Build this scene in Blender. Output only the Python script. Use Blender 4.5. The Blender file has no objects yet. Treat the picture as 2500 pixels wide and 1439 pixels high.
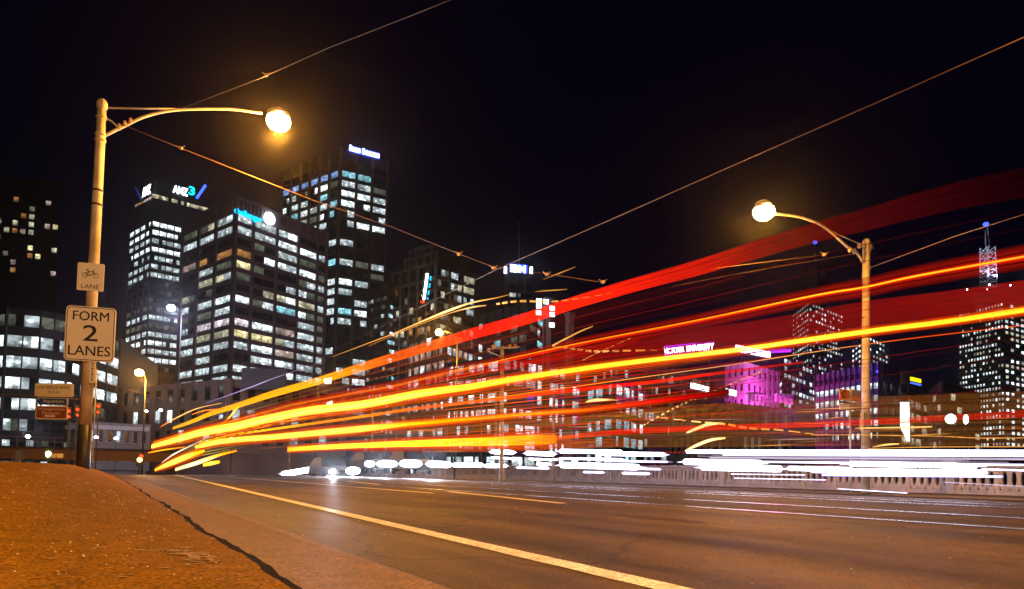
import bpy, math, random
from mathutils import Vector, Matrix

# ------------------------------------------------------------------ camera, world, exposure
S = bpy.context.scene
COL = S.collection
W_PX, H_PX, F = 2500.0, 1439.0, 1667.0
YAW, PITCH, ROLL = math.atan(1000 / 1667.0), math.radians(2.45), math.radians(1.1)
CAM_Z = 0.40
CXP, CYP = 1250.0, 1088.0
fwd = Vector((math.sin(YAW) * math.cos(PITCH), math.cos(YAW) * math.cos(PITCH), math.sin(PITCH)))
r0 = Vector((math.cos(YAW), -math.sin(YAW), 0))
u0 = r0.cross(fwd)
right = r0 * math.cos(ROLL) + u0 * math.sin(ROLL)
up = u0 * math.cos(ROLL) - r0 * math.sin(ROLL)
CAM = Vector((0, 0, CAM_Z))
cd = bpy.data.cameras.new('camera')
cam = bpy.data.objects.new('camera', cd)
COL.objects.link(cam)
M3 = Matrix((right, up, -fwd)).transposed()
cam.matrix_world = Matrix.Translation(CAM) @ M3.to_4x4()
cd.sensor_width = 36
cd.lens = F / W_PX * 36
cd.shift_y = (CYP - H_PX / 2) / W_PX
cd.clip_start, cd.clip_end = 0.02, 5000
S.camera = cam

w = bpy.data.worlds.new('World')
S.world = w
w.use_nodes = True
nt = w.node_tree
bg = nt.nodes['Background']
sky = nt.nodes.new('ShaderNodeTexSky')
sky.sky_type = 'NISHITA'
sky.sun_disc = False
sky.sun_elevation = math.radians(-6)
sky.sun_rotation = math.radians(200)
mixc = nt.nodes.new('ShaderNodeMix'); mixc.data_type = 'RGBA'
mixc.inputs[0].default_value = 0.93
mixc.inputs[7].default_value = (0.004, 0.002, 0.034, 1)
nt.links.new(sky.outputs[0], mixc.inputs[6])
nt.links.new(mixc.outputs[2], bg.inputs[0])
bg.inputs[1].default_value = 0.10

S.view_settings.view_transform = 'Standard'
S.view_settings.look = 'None'
S.view_settings.exposure = 0.0
S.view_settings.gamma = 1.0
S.view_settings.use_curve_mapping = False
S.render.engine = 'CYCLES'
cy = S.cycles
cy.use_denoising = True
cy.sample_clamp_indirect = 4
cy.max_bounces = 5
cy.diffuse_bounces = 2
cy.glossy_bounces = 3
cy.transmission_bounces = 3
cy.volume_bounces = 0
cy.caustics_reflective = False
cy.caustics_refractive = False
cy.use_light_tree = True
GLOW_HAZE = 0.00024

R = random.Random(7)

# ------------------------------------------------------------------ picture <-> place
def ray(px, py):
    v = Vector(((px - CXP) / F, -(py - CYP) / F, -1.0))
    return M3 @ v
def at_depth(px, py, Z): return CAM + ray(px, py) * Z
def on_z(px, py, z):
    d = ray(px, py); return CAM + d * ((z - CAM.z) / d.z)
def on_x(px, py, X):
    d = ray(px, py); return CAM + d * (X / d.x)
def on_y(px, py, Y):
    d = ray(px, py); return CAM + d * (Y / d.y)
def on_plane(px, py, P, n):
    d = ray(px, py); return CAM + d * ((P - CAM).dot(n) / d.dot(n))
def depth(P): return (P - CAM).dot(fwd)
CT = math.cos(YAW)

def smooth(a, b, x):
    t = min(1, max(0, (x - a) / (b - a))); return t * t * (3 - 2 * t)
def deck(Y):
    if Y < 45: return 0.0
    if Y < 85: return -0.0009 * (Y - 45) ** 2
    return max(-3.1, -1.44 - (Y - 85) * 0.072)
def road_z(X, Y): return -0.06 + 0.13 * smooth(1.2, 9.0, X) - 0.13 * smooth(13, 22, X) + deck(Y)
KERB_X = 0.58
def foot_z(X, Y):
    t = min(1, max(0, (KERB_X - X) / 1.2))
    prof = 0.42 * (1 - (1 - t) ** 1.35) + 0.05 * smooth(-0.4, -3, X)
    ramp = smooth(1.5, 12, Y)
    n = 0.006 * math.sin(X * 7 + Y * 2.1) + 0.004 * math.sin(Y * 5.3 - X * 3)
    return prof * (0.10 + 0.93 * ramp) + n * min(1, t * 4) * 0.6 + deck(Y) - 0.6 * smooth(24, 60, Y) * t
def on_road(px, py):
    z = -0.05
    for _ in range(12):
        P = on_z(px, py, z) if ray(px, py).z < -1e-5 else on_x(px, py, 10)
        z = road_z(P.x, P.y)
    return Vector((P.x, P.y, z))

# ------------------------------------------------------------------ materials
def new_mat(name):
    m = bpy.data.materials.new(name); m.use_nodes = True
    return m, m.node_tree, m.node_tree.nodes['Principled BSDF']
def pmat(name, col, rough=0.6, metal=0.0, var=0.25, scale=3.0, bump=0.0, bscale=40.0, col2=None):
    m, t, b = new_mat(name)
    tc = t.nodes.new('ShaderNodeTexCoord'); no = t.nodes.new('ShaderNodeTexNoise')
    no.inputs['Scale'].default_value = scale; no.inputs['Detail'].default_value = 6
    t.links.new(tc.outputs['Object'], no.inputs['Vector'])
    cr = t.nodes.new('ShaderNodeValToRGB')
    c2 = col2 or tuple(c * (1 - var) for c in col)
    cr.color_ramp.elements[0].position = 0.35; cr.color_ramp.elements[1].position = 0.65
    cr.color_ramp.elements[0].color = (*c2, 1); cr.color_ramp.elements[1].color = (*col, 1)
    t.links.new(no.outputs['Fac'], cr.inputs[0]); t.links.new(cr.outputs[0], b.inputs['Base Color'])
    b.inputs['Roughness'].default_value = rough; b.inputs['Metallic'].default_value = metal
    if bump:
        n2 = t.nodes.new('ShaderNodeTexNoise'); n2.inputs['Scale'].default_value = bscale; n2.inputs['Detail'].default_value = 3
        t.links.new(tc.outputs['Object'], n2.inputs['Vector'])
        bp = t.nodes.new('ShaderNodeBump'); bp.inputs['Strength'].default_value = bump; bp.inputs['Distance'].default_value = 0.01
        t.links.new(n2.outputs['Fac'], bp.inputs['Height']); t.links.new(bp.outputs[0], b.inputs['Normal'])
    return m
def emat(name, col, s, sample='NONE'):
    m, t, b = new_mat(name)
    t.nodes.remove(b)
    e = t.nodes.new('ShaderNodeEmission'); e.inputs[0].default_value = (*col, 1); e.inputs[1].default_value = s
    t.links.new(e.outputs[0], t.nodes['Material Output'].inputs[0])
    m.cycles.emission_sampling = sample
    return m
def window_mat(name, col, s, spot=2.2):
    """a lit office behind glass: ceiling lights, blinds and furniture break the light up"""
    m, t, b = new_mat(name); t.nodes.remove(b)
    g = t.nodes.new('ShaderNodeNewGeometry')
    mp = t.nodes.new('ShaderNodeMapping'); mp.inputs['Scale'].default_value = (1.0, 1.0, 1.6)
    t.links.new(g.outputs['Position'], mp.inputs['Vector'])
    no = t.nodes.new('ShaderNodeTexNoise'); no.inputs['Scale'].default_value = 0.55; no.inputs['Detail'].default_value = 4
    t.links.new(mp.outputs[0], no.inputs['Vector'])
    vo = t.nodes.new('ShaderNodeTexVoronoi'); vo.inputs['Scale'].default_value = 0.5
    t.links.new(mp.outputs[0], vo.inputs['Vector'])
    r1 = t.nodes.new('ShaderNodeMapRange'); r1.inputs[1].default_value = 0.32; r1.inputs[2].default_value = 0.62
    r1.inputs[3].default_value = 0.30; r1.inputs[4].default_value = 1.1
    t.links.new(no.outputs['Fac'], r1.inputs[0])
    r2 = t.nodes.new('ShaderNodeMapRange'); r2.inputs[1].default_value = 0.10; r2.inputs[2].default_value = 0.38
    r2.inputs[3].default_value = spot; r2.inputs[4].default_value = 0.0
    t.links.new(vo.outputs['Distance'], r2.inputs[0])
    oi = t.nodes.new('ShaderNodeObjectInfo')
    r3 = t.nodes.new('ShaderNodeMapRange'); r3.inputs[3].default_value = 0.55; r3.inputs[4].default_value = 1.25
    t.links.new(oi.outputs['Random'], r3.inputs[0])
    ad = t.nodes.new('ShaderNodeMath'); ad.operation = 'ADD'; t.links.new(r1.outputs[0], ad.inputs[0]); t.links.new(r2.outputs[0], ad.inputs[1])
    mu = t.nodes.new('ShaderNodeMath'); mu.operation = 'MULTIPLY'; t.links.new(ad.outputs[0], mu.inputs[0]); t.links.new(r3.outputs[0], mu.inputs[1])
    tc = t.nodes.new('ShaderNodeTexCoord'); sx = t.nodes.new('ShaderNodeSeparateXYZ'); t.links.new(tc.outputs['Object'], sx.inputs[0])
    r5 = t.nodes.new('ShaderNodeMapRange'); r5.inputs[1].default_value = -0.5; r5.inputs[2].default_value = 0.0; r5.inputs[3].default_value = 0.25; r5.inputs[4].default_value = 1.0
    n5 = t.nodes.new('ShaderNodeTexNoise'); n5.inputs['Scale'].default_value = 1.3; t.links.new(g.outputs['Position'], n5.inputs['Vector'])
    a5 = t.nodes.new('ShaderNodeMath'); a5.operation = 'ADD'; t.links.new(sx.outputs['Z'], a5.inputs[0])
    b5 = t.nodes.new('ShaderNodeMapRange'); b5.inputs[1].default_value = .3; b5.inputs[2].default_value = .7; b5.inputs[3].default_value = -.25; b5.inputs[4].default_value = .35
    t.links.new(n5.outputs['Fac'], b5.inputs[0]); t.links.new(b5.outputs[0], a5.inputs[1]); t.links.new(a5.outputs[0], r5.inputs[0])
    m5 = t.nodes.new('ShaderNodeMath'); m5.operation = 'MULTIPLY'; t.links.new(mu.outputs[0], m5.inputs[0]); t.links.new(r5.outputs[0], m5.inputs[1]); mu = m5
    m2 = t.nodes.new('ShaderNodeMath'); m2.operation = 'MULTIPLY'; t.links.new(mu.outputs[0], m2.inputs[0]); m2.inputs[1].default_value = s * 1.25
    e = t.nodes.new('ShaderNodeEmission'); e.inputs[0].default_value = (*col, 1); t.links.new(m2.outputs[0], e.inputs[1])
    t.links.new(e.outputs[0], t.nodes['Material Output'].inputs[0])
    m.cycles.emission_sampling = 'NONE'
    return m
WM = {
    'W': window_mat('bright_white_office', (0.86, 0.97, 1.0), 1.35),
    'w': window_mat('white_office', (0.74, 0.88, 0.92), 0.68, 2.0),
    'g': window_mat('dim_green_office', (0.55, 0.62, 0.45), 0.16, 1.0),
    'y': window_mat('pale_yellow_office', (0.95, 0.92, 0.62), 0.5, 1.2),
    'Y': window_mat('bright_yellow_office', (1.0, 0.88, 0.45), 0.95, 1.2),
    'o': window_mat('orange_office', (0.95, 0.42, 0.12), 0.38, 1.0),
    'p': window_mat('pinkish_office', (0.95, 0.72, 0.62), 0.4, 1.4),
    'P': window_mat('bright_pink_white_office', (1.0, 0.86, 0.95), 0.9, 1.4),
    'c': window_mat('cyan_office', (0.35, 0.85, 1.0), 0.75, 1.4),
    'b': window_mat('blue_office', (0.25, 0.48, 1.0), 0.7, 1.2),
}
m_, t_, b_ = new_mat('dark_window_glass')
b_.inputs['Base Color'].default_value = (0.012, 0.012, 0.016, 1); b_.inputs['Roughness'].default_value = 0.12
WM['.'] = m_
CONC = pmat('painted_concrete', (0.40, 0.36, 0.38), 0.8, var=0.2, scale=0.15)
CONC_D = pmat('dark_concrete', (0.10, 0.09, 0.10), 0.8, var=0.3, scale=0.15)
CONC_B = pmat('brown_stone', (0.26, 0.17, 0.13), 0.85, var=0.3, scale=0.2)
BLACKW = pmat('black_cladding', (0.018, 0.018, 0.022), 0.5, var=0.3, scale=0.2)
STONE = pmat('pale_stone', (0.33, 0.29, 0.28), 0.8, var=0.2, scale=0.5)
WHITE_ST = pmat('white_painted_stone', (0.72, 0.68, 0.66), 0.8, var=0.15, scale=0.5)
BAL = pmat('weathered_balustrade_stone', (0.55, 0.53, 0.64), 0.8, var=0.35, scale=1.6, bump=0.3, bscale=30)
STEEL = pmat('painted_steel', (0.45, 0.40, 0.33), 0.45, 0.0, var=0.25, scale=2)
POLE = pmat('aged_pole_paint', (0.62, 0.55, 0.44), 0.5, var=0.45, scale=2.2, bump=0.5, bscale=20, col2=(0.36, 0.29, 0.2))
BLACKP = pmat('black_pole_paint', (0.03, 0.03, 0.035), 0.5)
WIRE = pmat('copper_wire', (0.28, 0.16, 0.10), 0.5, 0.3)
SIGNW = pmat('sign_white', (0.90, 0.86, 0.82), 0.45, var=0.08, scale=2)
SIGNB = pmat('sign_black', (0.015, 0.015, 0.015), 0.5)
SIGNBLUE = pmat('sign_blue', (0.02, 0.10, 0.62), 0.4, var=0.1)
SIGNBR = pmat('sign_brown', (0.30, 0.07, 0.02), 0.45, var=0.1)
SIGNOR = pmat('sign_orange', (0.75, 0.20, 0.03), 0.5, var=0.1)
CARP = pmat('car_paint', (0.012, 0.012, 0.016), 0.5, var=0.1)
RUBBER = pmat('rubber', (0.02, 0.02, 0.02), 0.8)
FOLI = pmat('night_foliage', (0.05, 0.06, 0.025), 0.7)
BARK = pmat('bark', (0.08, 0.06, 0.045), 0.9)
SODIUM = emat('sodium_lamp_glow', (1.0, 0.62, 0.16), 60)
MERC = emat('mercury_lamp_glow', (0.75, 0.82, 1.0), 40)
WHITE_L = emat('white_sign_light', (0.85, 0.95, 1.0), 6)
CYAN_L = emat('cyan_sign_light', (0.0, 0.5, 1.0), 2.4)
BLUE_L = emat('blue_sign_light', (0.03, 0.08, 1.0), 4)
TEAL_L = emat('teal_sign_light', (0.0, 0.85, 0.95), 1.6)
MAG_L = emat('magenta_sign_light', (0.95, 0.62, 1.0), 9)
RED_L = emat('red_light', (1.0, 0.05, 0.01), 3)
YEL_L = emat('yellow_sign_light', (1.0, 0.85, 0.0), 1.5)
GREEN_L = emat('amber_green_light', (0.75, 1.0, 0.3), 8)
AMBER_L = emat('amber_light', (1.0, 0.55, 0.12), 8)
HEAD_L = emat('headlight_glow', (0.9, 0.94, 1.0), 60)

def asphalt(name, c1, c2, rough, bump, speck=0.0, rv=0.08, spec=0.5, wear=False):
    SP = spec
    m, t, b = new_mat(name)
    g = t.nodes.new('ShaderNodeNewGeometry')
    def noise(sc, det=5, vec=None, vs=None):
        n = t.nodes.new('ShaderNodeTexNoise'); n.inputs['Scale'].default_value = sc; n.inputs['Detail'].default_value = det
        src = g.outputs['Position']
        if vs:
            mp = t.nodes.new('ShaderNodeMapping'); mp.inputs['Scale'].default_value = vs
            t.links.new(src, mp.inputs['Vector']); src = mp.outputs[0]
        t.links.new(src, n.inputs['Vector']); return n
    big = noise(0.5, 6, vs=(2.4, 0.16, 1)); fine = noise(70, 3); mid = noise(7, 6)
    cr = t.nodes.new('ShaderNodeValToRGB')
    cr.color_ramp.elements[0].position = 0.3; cr.color_ramp.elements[0].color = (*c1, 1)
    cr.color_ramp.elements[1].position = 0.7; cr.color_ramp.elements[1].color = (*c2, 1)
    t.links.new(big.outputs['Fac'], cr.inputs[0])
    r = t.nodes.new('ShaderNodeMapRange'); r.inputs[1].default_value = 0.3; r.inputs[2].default_value = 0.7
    r.inputs[3].default_value = 0.35; r.inputs[4].default_value = 1.65
    t.links.new(fine.outputs['Fac'], r.inputs[0])
    r2 = t.nodes.new('ShaderNodeMapRange'); r2.inputs[1].default_value = 0.3; r2.inputs[2].default_value = 0.7
    r2.inputs[3].default_value = 0.8; r2.inputs[4].default_value = 1.2
    t.links.new(mid.outputs['Fac'], r2.inputs[0])
    mu = t.nodes.new('ShaderNodeMath'); mu.operation = 'MULTIPLY'; t.links.new(r.outputs[0], mu.inputs[0]); t.links.new(r2.outputs[0], mu.inputs[1])
    vm = t.nodes.new('ShaderNodeVectorMath'); vm.operation = 'SCALE'
    t.links.new(cr.outputs[0], vm.inputs[0]); t.links.new(mu.outputs[0], vm.inputs['Scale'])
    last = vm.outputs[0]
    if speck:
        vo = t.nodes.new('ShaderNodeTexVoronoi'); vo.inputs['Scale'].default_value = 75
        t.links.new(g.outputs['Position'], vo.inputs['Vector'])
        lt = t.nodes.new('ShaderNodeMath'); lt.operation = 'LESS_THAN'; lt.inputs[1].default_value = speck
        t.links.new(vo.outputs['Distance'], lt.inputs[0])
        mx = t.nodes.new('ShaderNodeMix'); mx.data_type = 'RGBA'; mx.inputs[7].default_value = (0.75, 0.7, 0.55, 1)
        t.links.new(lt.outputs[0], mx.inputs[0]); t.links.new(last, mx.inputs[6]); last = mx.outputs[2]
    if wear:   # oil stains, tyre-darkened bands, sealed cracks
        def mult(fac_out, lo, hi, a, bb):
            nonlocal last
            q = t.nodes.new('ShaderNodeMapRange'); q.inputs[1].default_value = lo; q.inputs[2].default_value = hi; q.inputs[3].default_value = a; q.inputs[4].default_value = bb
            t.links.new(fac_out, q.inputs[0]); sc_ = t.nodes.new('ShaderNodeVectorMath'); sc_.operation = 'SCALE'
            t.links.new(last, sc_.inputs[0]); t.links.new(q.outputs[0], sc_.inputs['Scale']); last = sc_.outputs[0]
        st = noise(1.1, 8, vs=(1.0, .35, 1)); mult(st.outputs['Fac'], .36, .56, .55, 1.12)
        tb2 = noise(1.9, 2, vs=(1, .012, 1)); mult(tb2.outputs['Fac'], .4, .6, .72, 1.15)
        wn_ = noise(1.6, 4); wv = t.nodes.new('ShaderNodeVectorMath'); wv.operation = 'MULTIPLY_ADD'
        t.links.new(wn_.outputs['Color'], wv.inputs[0]); wv.inputs[1].default_value = (.9, .9, 0); t.links.new(g.outputs['Position'], wv.inputs[2])
        ve = t.nodes.new('ShaderNodeTexVoronoi'); ve.feature = 'DISTANCE_TO_EDGE'; ve.inputs['Scale'].default_value = .42; t.links.new(wv.outputs[0], ve.inputs['Vector'])
        mult(ve.outputs['Distance'], .002, .012, .35, 1.0)
    t.links.new(last, b.inputs['Base Color']); b.inputs['Specular IOR Level'].default_value = SP
    rr = t.nodes.new('ShaderNodeMapRange'); rr.inputs[1].default_value = 0.35; rr.inputs[2].default_value = 0.65
    rr.inputs[3].default_value = rough - rv; rr.inputs[4].default_value = rough + rv
    t.links.new(big.outputs['Fac'], rr.inputs[0]); t.links.new(rr.outputs[0], b.inputs['Roughness'])
    bp = t.nodes.new('ShaderNodeBump'); bp.inputs['Strength'].default_value = bump; bp.inputs['Distance'].default_value = 0.006
    t.links.new(fine.outputs['Fac'], bp.inputs['Height']); t.links.new(bp.outputs[0], b.inputs['Normal'])
    return m
ROAD_M = asphalt('road_asphalt', (0.055, 0.034, 0.020), (0.10, 0.062, 0.038), 0.62, 0.9, speck=0.06, rv=0.06, spec=0.25, wear=True)
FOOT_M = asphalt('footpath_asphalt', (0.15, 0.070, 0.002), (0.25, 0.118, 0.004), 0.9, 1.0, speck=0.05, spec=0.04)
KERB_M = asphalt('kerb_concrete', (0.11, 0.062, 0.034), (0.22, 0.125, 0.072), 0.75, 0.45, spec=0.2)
PAINT_M = asphalt('road_paint', (0.74, 0.68, 0.56), (0.94, 0.88, 0.76), 0.5, 0.2)
DARK_M = asphalt('dirt_joint', (0.004, 0.002, 0.001), (0.014, 0.007, 0.003), 0.95, 0.6, spec=0.05)

# ------------------------------------------------------------------ builders
def mesh_obj(name, vs, fs, mat, parent=None, mi=None, smooth_=False):
    me = bpy.data.meshes.new(name); me.from_pydata([tuple(v) for v in vs], [], fs)
    for m in (mat if isinstance(mat, list) else [mat]): me.materials.append(m)
    if mi: me.polygons.foreach_set('material_index', mi)
    if smooth_: me.polygons.foreach_set('use_smooth', [True] * len(me.polygons))
    me.update()
    o = bpy.data.objects.new(name, me); COL.objects.link(o)
    if parent: o.parent = parent
    return o
def tag(o, label=None, cat=None, group=None, kind=None):
    for k, v in (('label', label), ('category', cat), ('group', group), ('kind', kind)):
        if v: o[k] = v
    return o
def empty(name, loc, label, cat, group=None):
    o = bpy.data.objects.new(name, None); COL.objects.link(o)
    o.location = loc; o.empty_display_size = 0.3
    return tag(o, label, cat, group)
def loc_child(o, root):
    """geometry was written in world coordinates: hang it under root without moving it"""
    o.parent = root; o.matrix_parent_inverse = Matrix.Translation(-Vector(root.location)); return o
CUBE_V = [(x, y, z) for x in (-.5, .5) for y in (-.5, .5) for z in (-.5, .5)]
CUBE_F = [(0, 1, 3, 2), (4, 6, 7, 5), (0, 4, 5, 1), (2, 3, 7, 6), (0, 2, 6, 4), (1, 5, 7, 3)]
_cube = {}
def cube_mesh(mat):
    if mat.name not in _cube:
        me = bpy.data.meshes.new('block_' + mat.name); me.from_pydata(CUBE_V, [], CUBE_F); me.materials.append(mat); _cube[mat.name] = me
    return _cube[mat.name]
def frame_mat(c, u, n, su, sn, sz):
    """matrix of a box centred at c with edges along u, n, z"""
    z = Vector((0, 0, 1))
    m = Matrix((u * su, n * sn, z * sz)).transposed().to_4x4()
    return Matrix.Translation(c) @ m
def box(name, mat, M, root=None):
    o = bpy.data.objects.new(name, cube_mesh(mat)); COL.objects.link(o)
    if root: o.parent = root; o.matrix_basis = Matrix.Translation(-Vector(root.location)) @ M
    else: o.matrix_world = M
    return o
def abox(name, mat, x0, x1, y0, y1, z0, z1, root=None):
    return box(name, mat, frame_mat(Vector(((x0 + x1) / 2, (y0 + y1) / 2, (z0 + z1) / 2)), Vector((1, 0, 0)), Vector((0, 1, 0)), x1 - x0, y1 - y0, z1 - z0), root)
def bar(name, mat, a, b, t, root=None, t2=None):
    a, b = Vector(a), Vector(b); d = b - a; L = d.length; d = d / L
    s = d.cross(Vector((0, 0, 1)));
    if s.length < 1e-3: s = Vector((1, 0, 0))
    s.normalize(); q = s.cross(d)
    M = Matrix.Translation((a + b) / 2) @ Matrix((d * L, s * t, q * (t2 or t))).transposed().to_4x4()
    return box(name, mat, M, root)
def tube_geo(pts, rads, seg=8, cap=True):
    vs, fs = [], []
    n = len(pts)
    ref = Vector((0, 0, 1))
    for i, p in enumerate(pts):
        d = (pts[min(n - 1, i + 1)] - pts[max(0, i - 1)]).normalized()
        s = d.cross(ref)
        if s.length < 0.05: s = d.cross(Vector((0, 1, 0)))
        s.normalize(); q = s.cross(d)
        for k in range(seg):
            a = 2 * math.pi * k / seg
            vs.append(p + (s * math.cos(a) + q * math.sin(a)) * rads[i])
    for i in range(n - 1):
        for k in range(seg):
            fs.append((i * seg + k, i * seg + (k + 1) % seg, (i + 1) * seg + (k + 1) % seg, (i + 1) * seg + k))
    if cap:
        fs.append(tuple(range(seg - 1, -1, -1))); fs.append(tuple((n - 1) * seg + k for k in range(seg)))
    return vs, fs
def tube(name, mat, pts, rads, root=None, seg=8):
    if not isinstance(rads, (list, tuple)): rads = [rads] * len(pts)
    vs, fs = tube_geo([Vector(p) for p in pts], rads, seg)
    o = mesh_obj(name, vs, fs, mat, smooth_=True)
    return loc_child(o, root) if root else o
def cat_rom(P, n=8):
    out = []
    for i in range(len(P) - 1):
        p0, p1, p2, p3 = P[max(0, i - 1)], P[i], P[i + 1], P[min(len(P) - 1, i + 2)]
        for k in range(n):
            t = k / n
            out.append(tuple(0.5 * (2 * b + (c - a) * t + (2 * a - 5 * b + 4 * c - d) * t * t + (3 * b - a - 3 * c + d) * t ** 3) for a, b, c, d in zip(p0, p1, p2, p3)))
    out.append(tuple(P[-1])); return out
def ellipsoid(name, mat, c, rx, ry, rz, root=None, seg=16, rings=8):
    vs, fs = [], []
    for i in range(rings + 1):
        th = math.pi * i / rings
        for k in range(seg):
            ph = 2 * math.pi * k / seg
            vs.append(Vector(c) + Vector((rx * math.sin(th) * math.cos(ph), ry * math.sin(th) * math.sin(ph), rz * math.cos(th))))
    for i in range(rings):
        for k in range(seg):
            fs.append((i * seg + k, (i + 1) * seg + k, (i + 1) * seg + (k + 1) % seg, i * seg + (k + 1) % seg))
    o = mesh_obj(name, vs, fs, mat, smooth_=True)
    return loc_child(o, root) if root else o
def light(name, kind, loc, col, power, size=0.15, target=None, spot=60, root=None):
    ld = bpy.data.lights.new(name, kind); ld.energy = power; ld.color = col; ld.shadow_soft_size = size
    if kind == 'SPOT': ld.spot_size = math.radians(spot); ld.spot_blend = 0.6
    o = bpy.data.objects.new(name, ld); COL.objects.link(o); o.location = loc
    if target is not None:
        o.rotation_euler = (Vector(target) - Vector(loc)).to_track_quat('-Z', 'Y').to_euler()
    if root: o.parent = root; o.location = Vector(loc) - Vector(root.location)
    return o
def glyphs(s, bold=0.0):
    cu = bpy.data.curves.new('lettering', 'FONT'); cu.body = s; cu.size = 1; cu.extrude = 0.02; cu.resolution_u = 3; cu.offset = bold
    o = bpy.data.objects.new('lettering', cu); COL.objects.link(o)
    dg = bpy.context.evaluated_depsgraph_get()
    me = bpy.data.meshes.new_from_object(o.evaluated_get(dg))
    bpy.data.objects.remove(o); bpy.data.curves.remove(cu)
    return me
def text_fit(name, s, mat, P0, u, n, width, height, root, off=0.03, bold=0.035):
    """lettering with its lower left corner at P0, running along u, standing along z, facing n"""
    me = glyphs(s, bold); me.name = name
    xs = [v.co.x for v in me.vertices]; ys = [v.co.y for v in me.vertices]
    x0, x1, y0, y1 = min(xs), max(xs), min(ys), max(ys)
    sx, sy = width / (x1 - x0), height / (y1 - y0)
    z = Vector((0, 0, 1))
    for v in me.vertices:
        c = v.co; P = P0 + u * ((c.x - x0) * sx) + z * ((c.y - y0) * sy) + n * (off + c.z)
        v.co = P
    me.materials.clear(); me.materials.append(mat)
    o = bpy.data.objects.new(name, me); COL.objects.link(o)
    return loc_child(o, root)
def horiz(v): v = Vector((v.x, v.y, 0)); return v.normalized()
def facing(u, P):
    n = Vector((u.y, -u.x, 0))
    return n if n.dot(CAM - P) > 0 else -n

# ------------------------------------------------------------------ setting: sky colour is the world; ground, road, footpath, kerb
def sheet(name, mat, xs, ys, fz, kind='structure'):
    vs = [(x, y, fz(x, y)) for y in ys for x in xs]; nx = len(xs)
    fs = [(j * nx + i, j * nx + i + 1, (j + 1) * nx + i + 1, (j + 1) * nx + i) for j in range(len(ys) - 1) for i in range(nx - 1)]
    o = mesh_obj(name, vs, fs, mat, smooth_=True); return tag(o, kind=kind)
def lin(a, b, n): return [a + (b - a) * i / (n - 1) for i in range(n)]
def geo(a, b, n): return [a * (b / a) ** (i / (n - 1)) for i in range(n)]
ys_r = [-12, -6, -2] + geo(0.4, 40, 60) + lin(42, 130, 45) + [150, 200, 300]
sheet('road', ROAD_M, [0.5, 0.7, 1.0, 1.4, 1.9, 2.5, 3.2, 4, 5, 6, 7, 8, 9, 10, 12, 14, 16, 18, 20, 22, 22.9], ys_r, lambda X, Y: road_z(X, Y))
ground_m = pmat('city_ground', (0.06, 0.05, 0.05), 0.7, scale=0.05)
abox('ground', ground_m, -2500, 2500, -300, 3500, -8.3, -8, None)['kind'] = 'structure'
abox('city_ground', ground_m, -900, 22, 118, 1400, -8, -3.3, None)['kind'] = 'structure'
abox('river_bank', ground_m, 26, 2200, 150, 2500, -8, -4.2, None)['kind'] = 'structure'
wm, wt, wb = new_mat('river_water_surface')
wb.inputs['Base Color'].default_value = (0.006, 0.008, 0.012, 1); wb.inputs['Roughness'].default_value = 0.12
wn = wt.nodes.new('ShaderNodeTexNoise'); wn.inputs['Scale'].default_value = 0.9
wbp = wt.nodes.new('ShaderNodeBump'); wbp.inputs['Strength'].default_value = 0.4; wbp.inputs['Distance'].default_value = 0.2
wt.links.new(wn.outputs['Fac'], wbp.inputs['Height']); wt.links.new(wbp.outputs[0], wb.inputs['Normal'])
tag(mesh_obj('river_water', [(-1500, -200, -6.5), (2500, -200, -6.5), (2500, 1500, -6.5), (-1500, 1500, -6.5)], [(0, 1, 2, 3)], wm), kind='structure')

# footpath the camera stands on: broken edge towards the kerb
def kerb_edge(Y):
    return KERB_X + 0.030 * math.sin(Y * 1.6) * math.sin(Y * 0.7 + 1) + 0.008 * math.sin(Y * 6.1 + 0.5) + 0.004 * math.sin(Y * 15.0)
ysf = [-8, -3, -1] + geo(0.35, 30, 520) + lin(31, 110, 50)
tv = [0, 0.004, 0.02] + [0.05 + 0.04 * k for k in range(42)] + [1.85, 2.0, 2.3, 2.6, 3.6, 5.0, 8.0]
vs, fs = [], []
fr = random.Random(3)
for Y in ysf:
    e = kerb_edge(Y) + fr.uniform(-0.0015, 0.0015)
    vs.append((e + 0.004, Y, foot_z(e, Y) - 0.09)); 
    for k, t in enumerate(tv):
        x = e - t
        vs.append((x, Y, foot_z(x, Y) + (fr.uniform(-0.0022, 0.0022) if Y < 8 else 0) + (0.0 if k else -0.004)))
nx = len(tv) + 1
for j in range(len(ysf) - 1):
    for i in range(nx - 1):
        fs.append((j * nx + i, (j + 1) * nx + i, (j + 1) * nx + i + 1, j * nx + i + 1))
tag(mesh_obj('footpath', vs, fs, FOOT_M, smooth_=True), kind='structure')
# kerbstone strip between footpath and asphalt, then the dark joint it leaves against the footpath
def kerb_z(X, Y): return road_z(0.7, Y) + 0.022 + 0.02 * smooth(1.16, 0.62, X)
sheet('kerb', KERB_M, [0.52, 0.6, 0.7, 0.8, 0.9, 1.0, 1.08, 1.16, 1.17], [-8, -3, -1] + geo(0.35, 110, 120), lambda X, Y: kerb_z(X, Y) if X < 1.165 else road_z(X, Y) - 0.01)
ysj = geo(0.5, 40, 700)
vs, fs = [], []
for j, Y in enumerate(ysj):
    e = kerb_edge(Y); wj = 0.060 + 0.006 * math.sin(Y * 1.7) + 0.004 * math.sin(Y * 7) + 0.002 * math.sin(Y * 31)
    for x in (e - 0.01, e + max(0.012, wj)): vs.append((x, Y, kerb_z(x, Y) + 0.004))
    if j: fs.append((2 * j - 2, 2 * j - 1, 2 * j + 1, 2 * j))
tag(mesh_obj('gutter_dirt', vs, fs, DARK_M), kind='structure')

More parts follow.
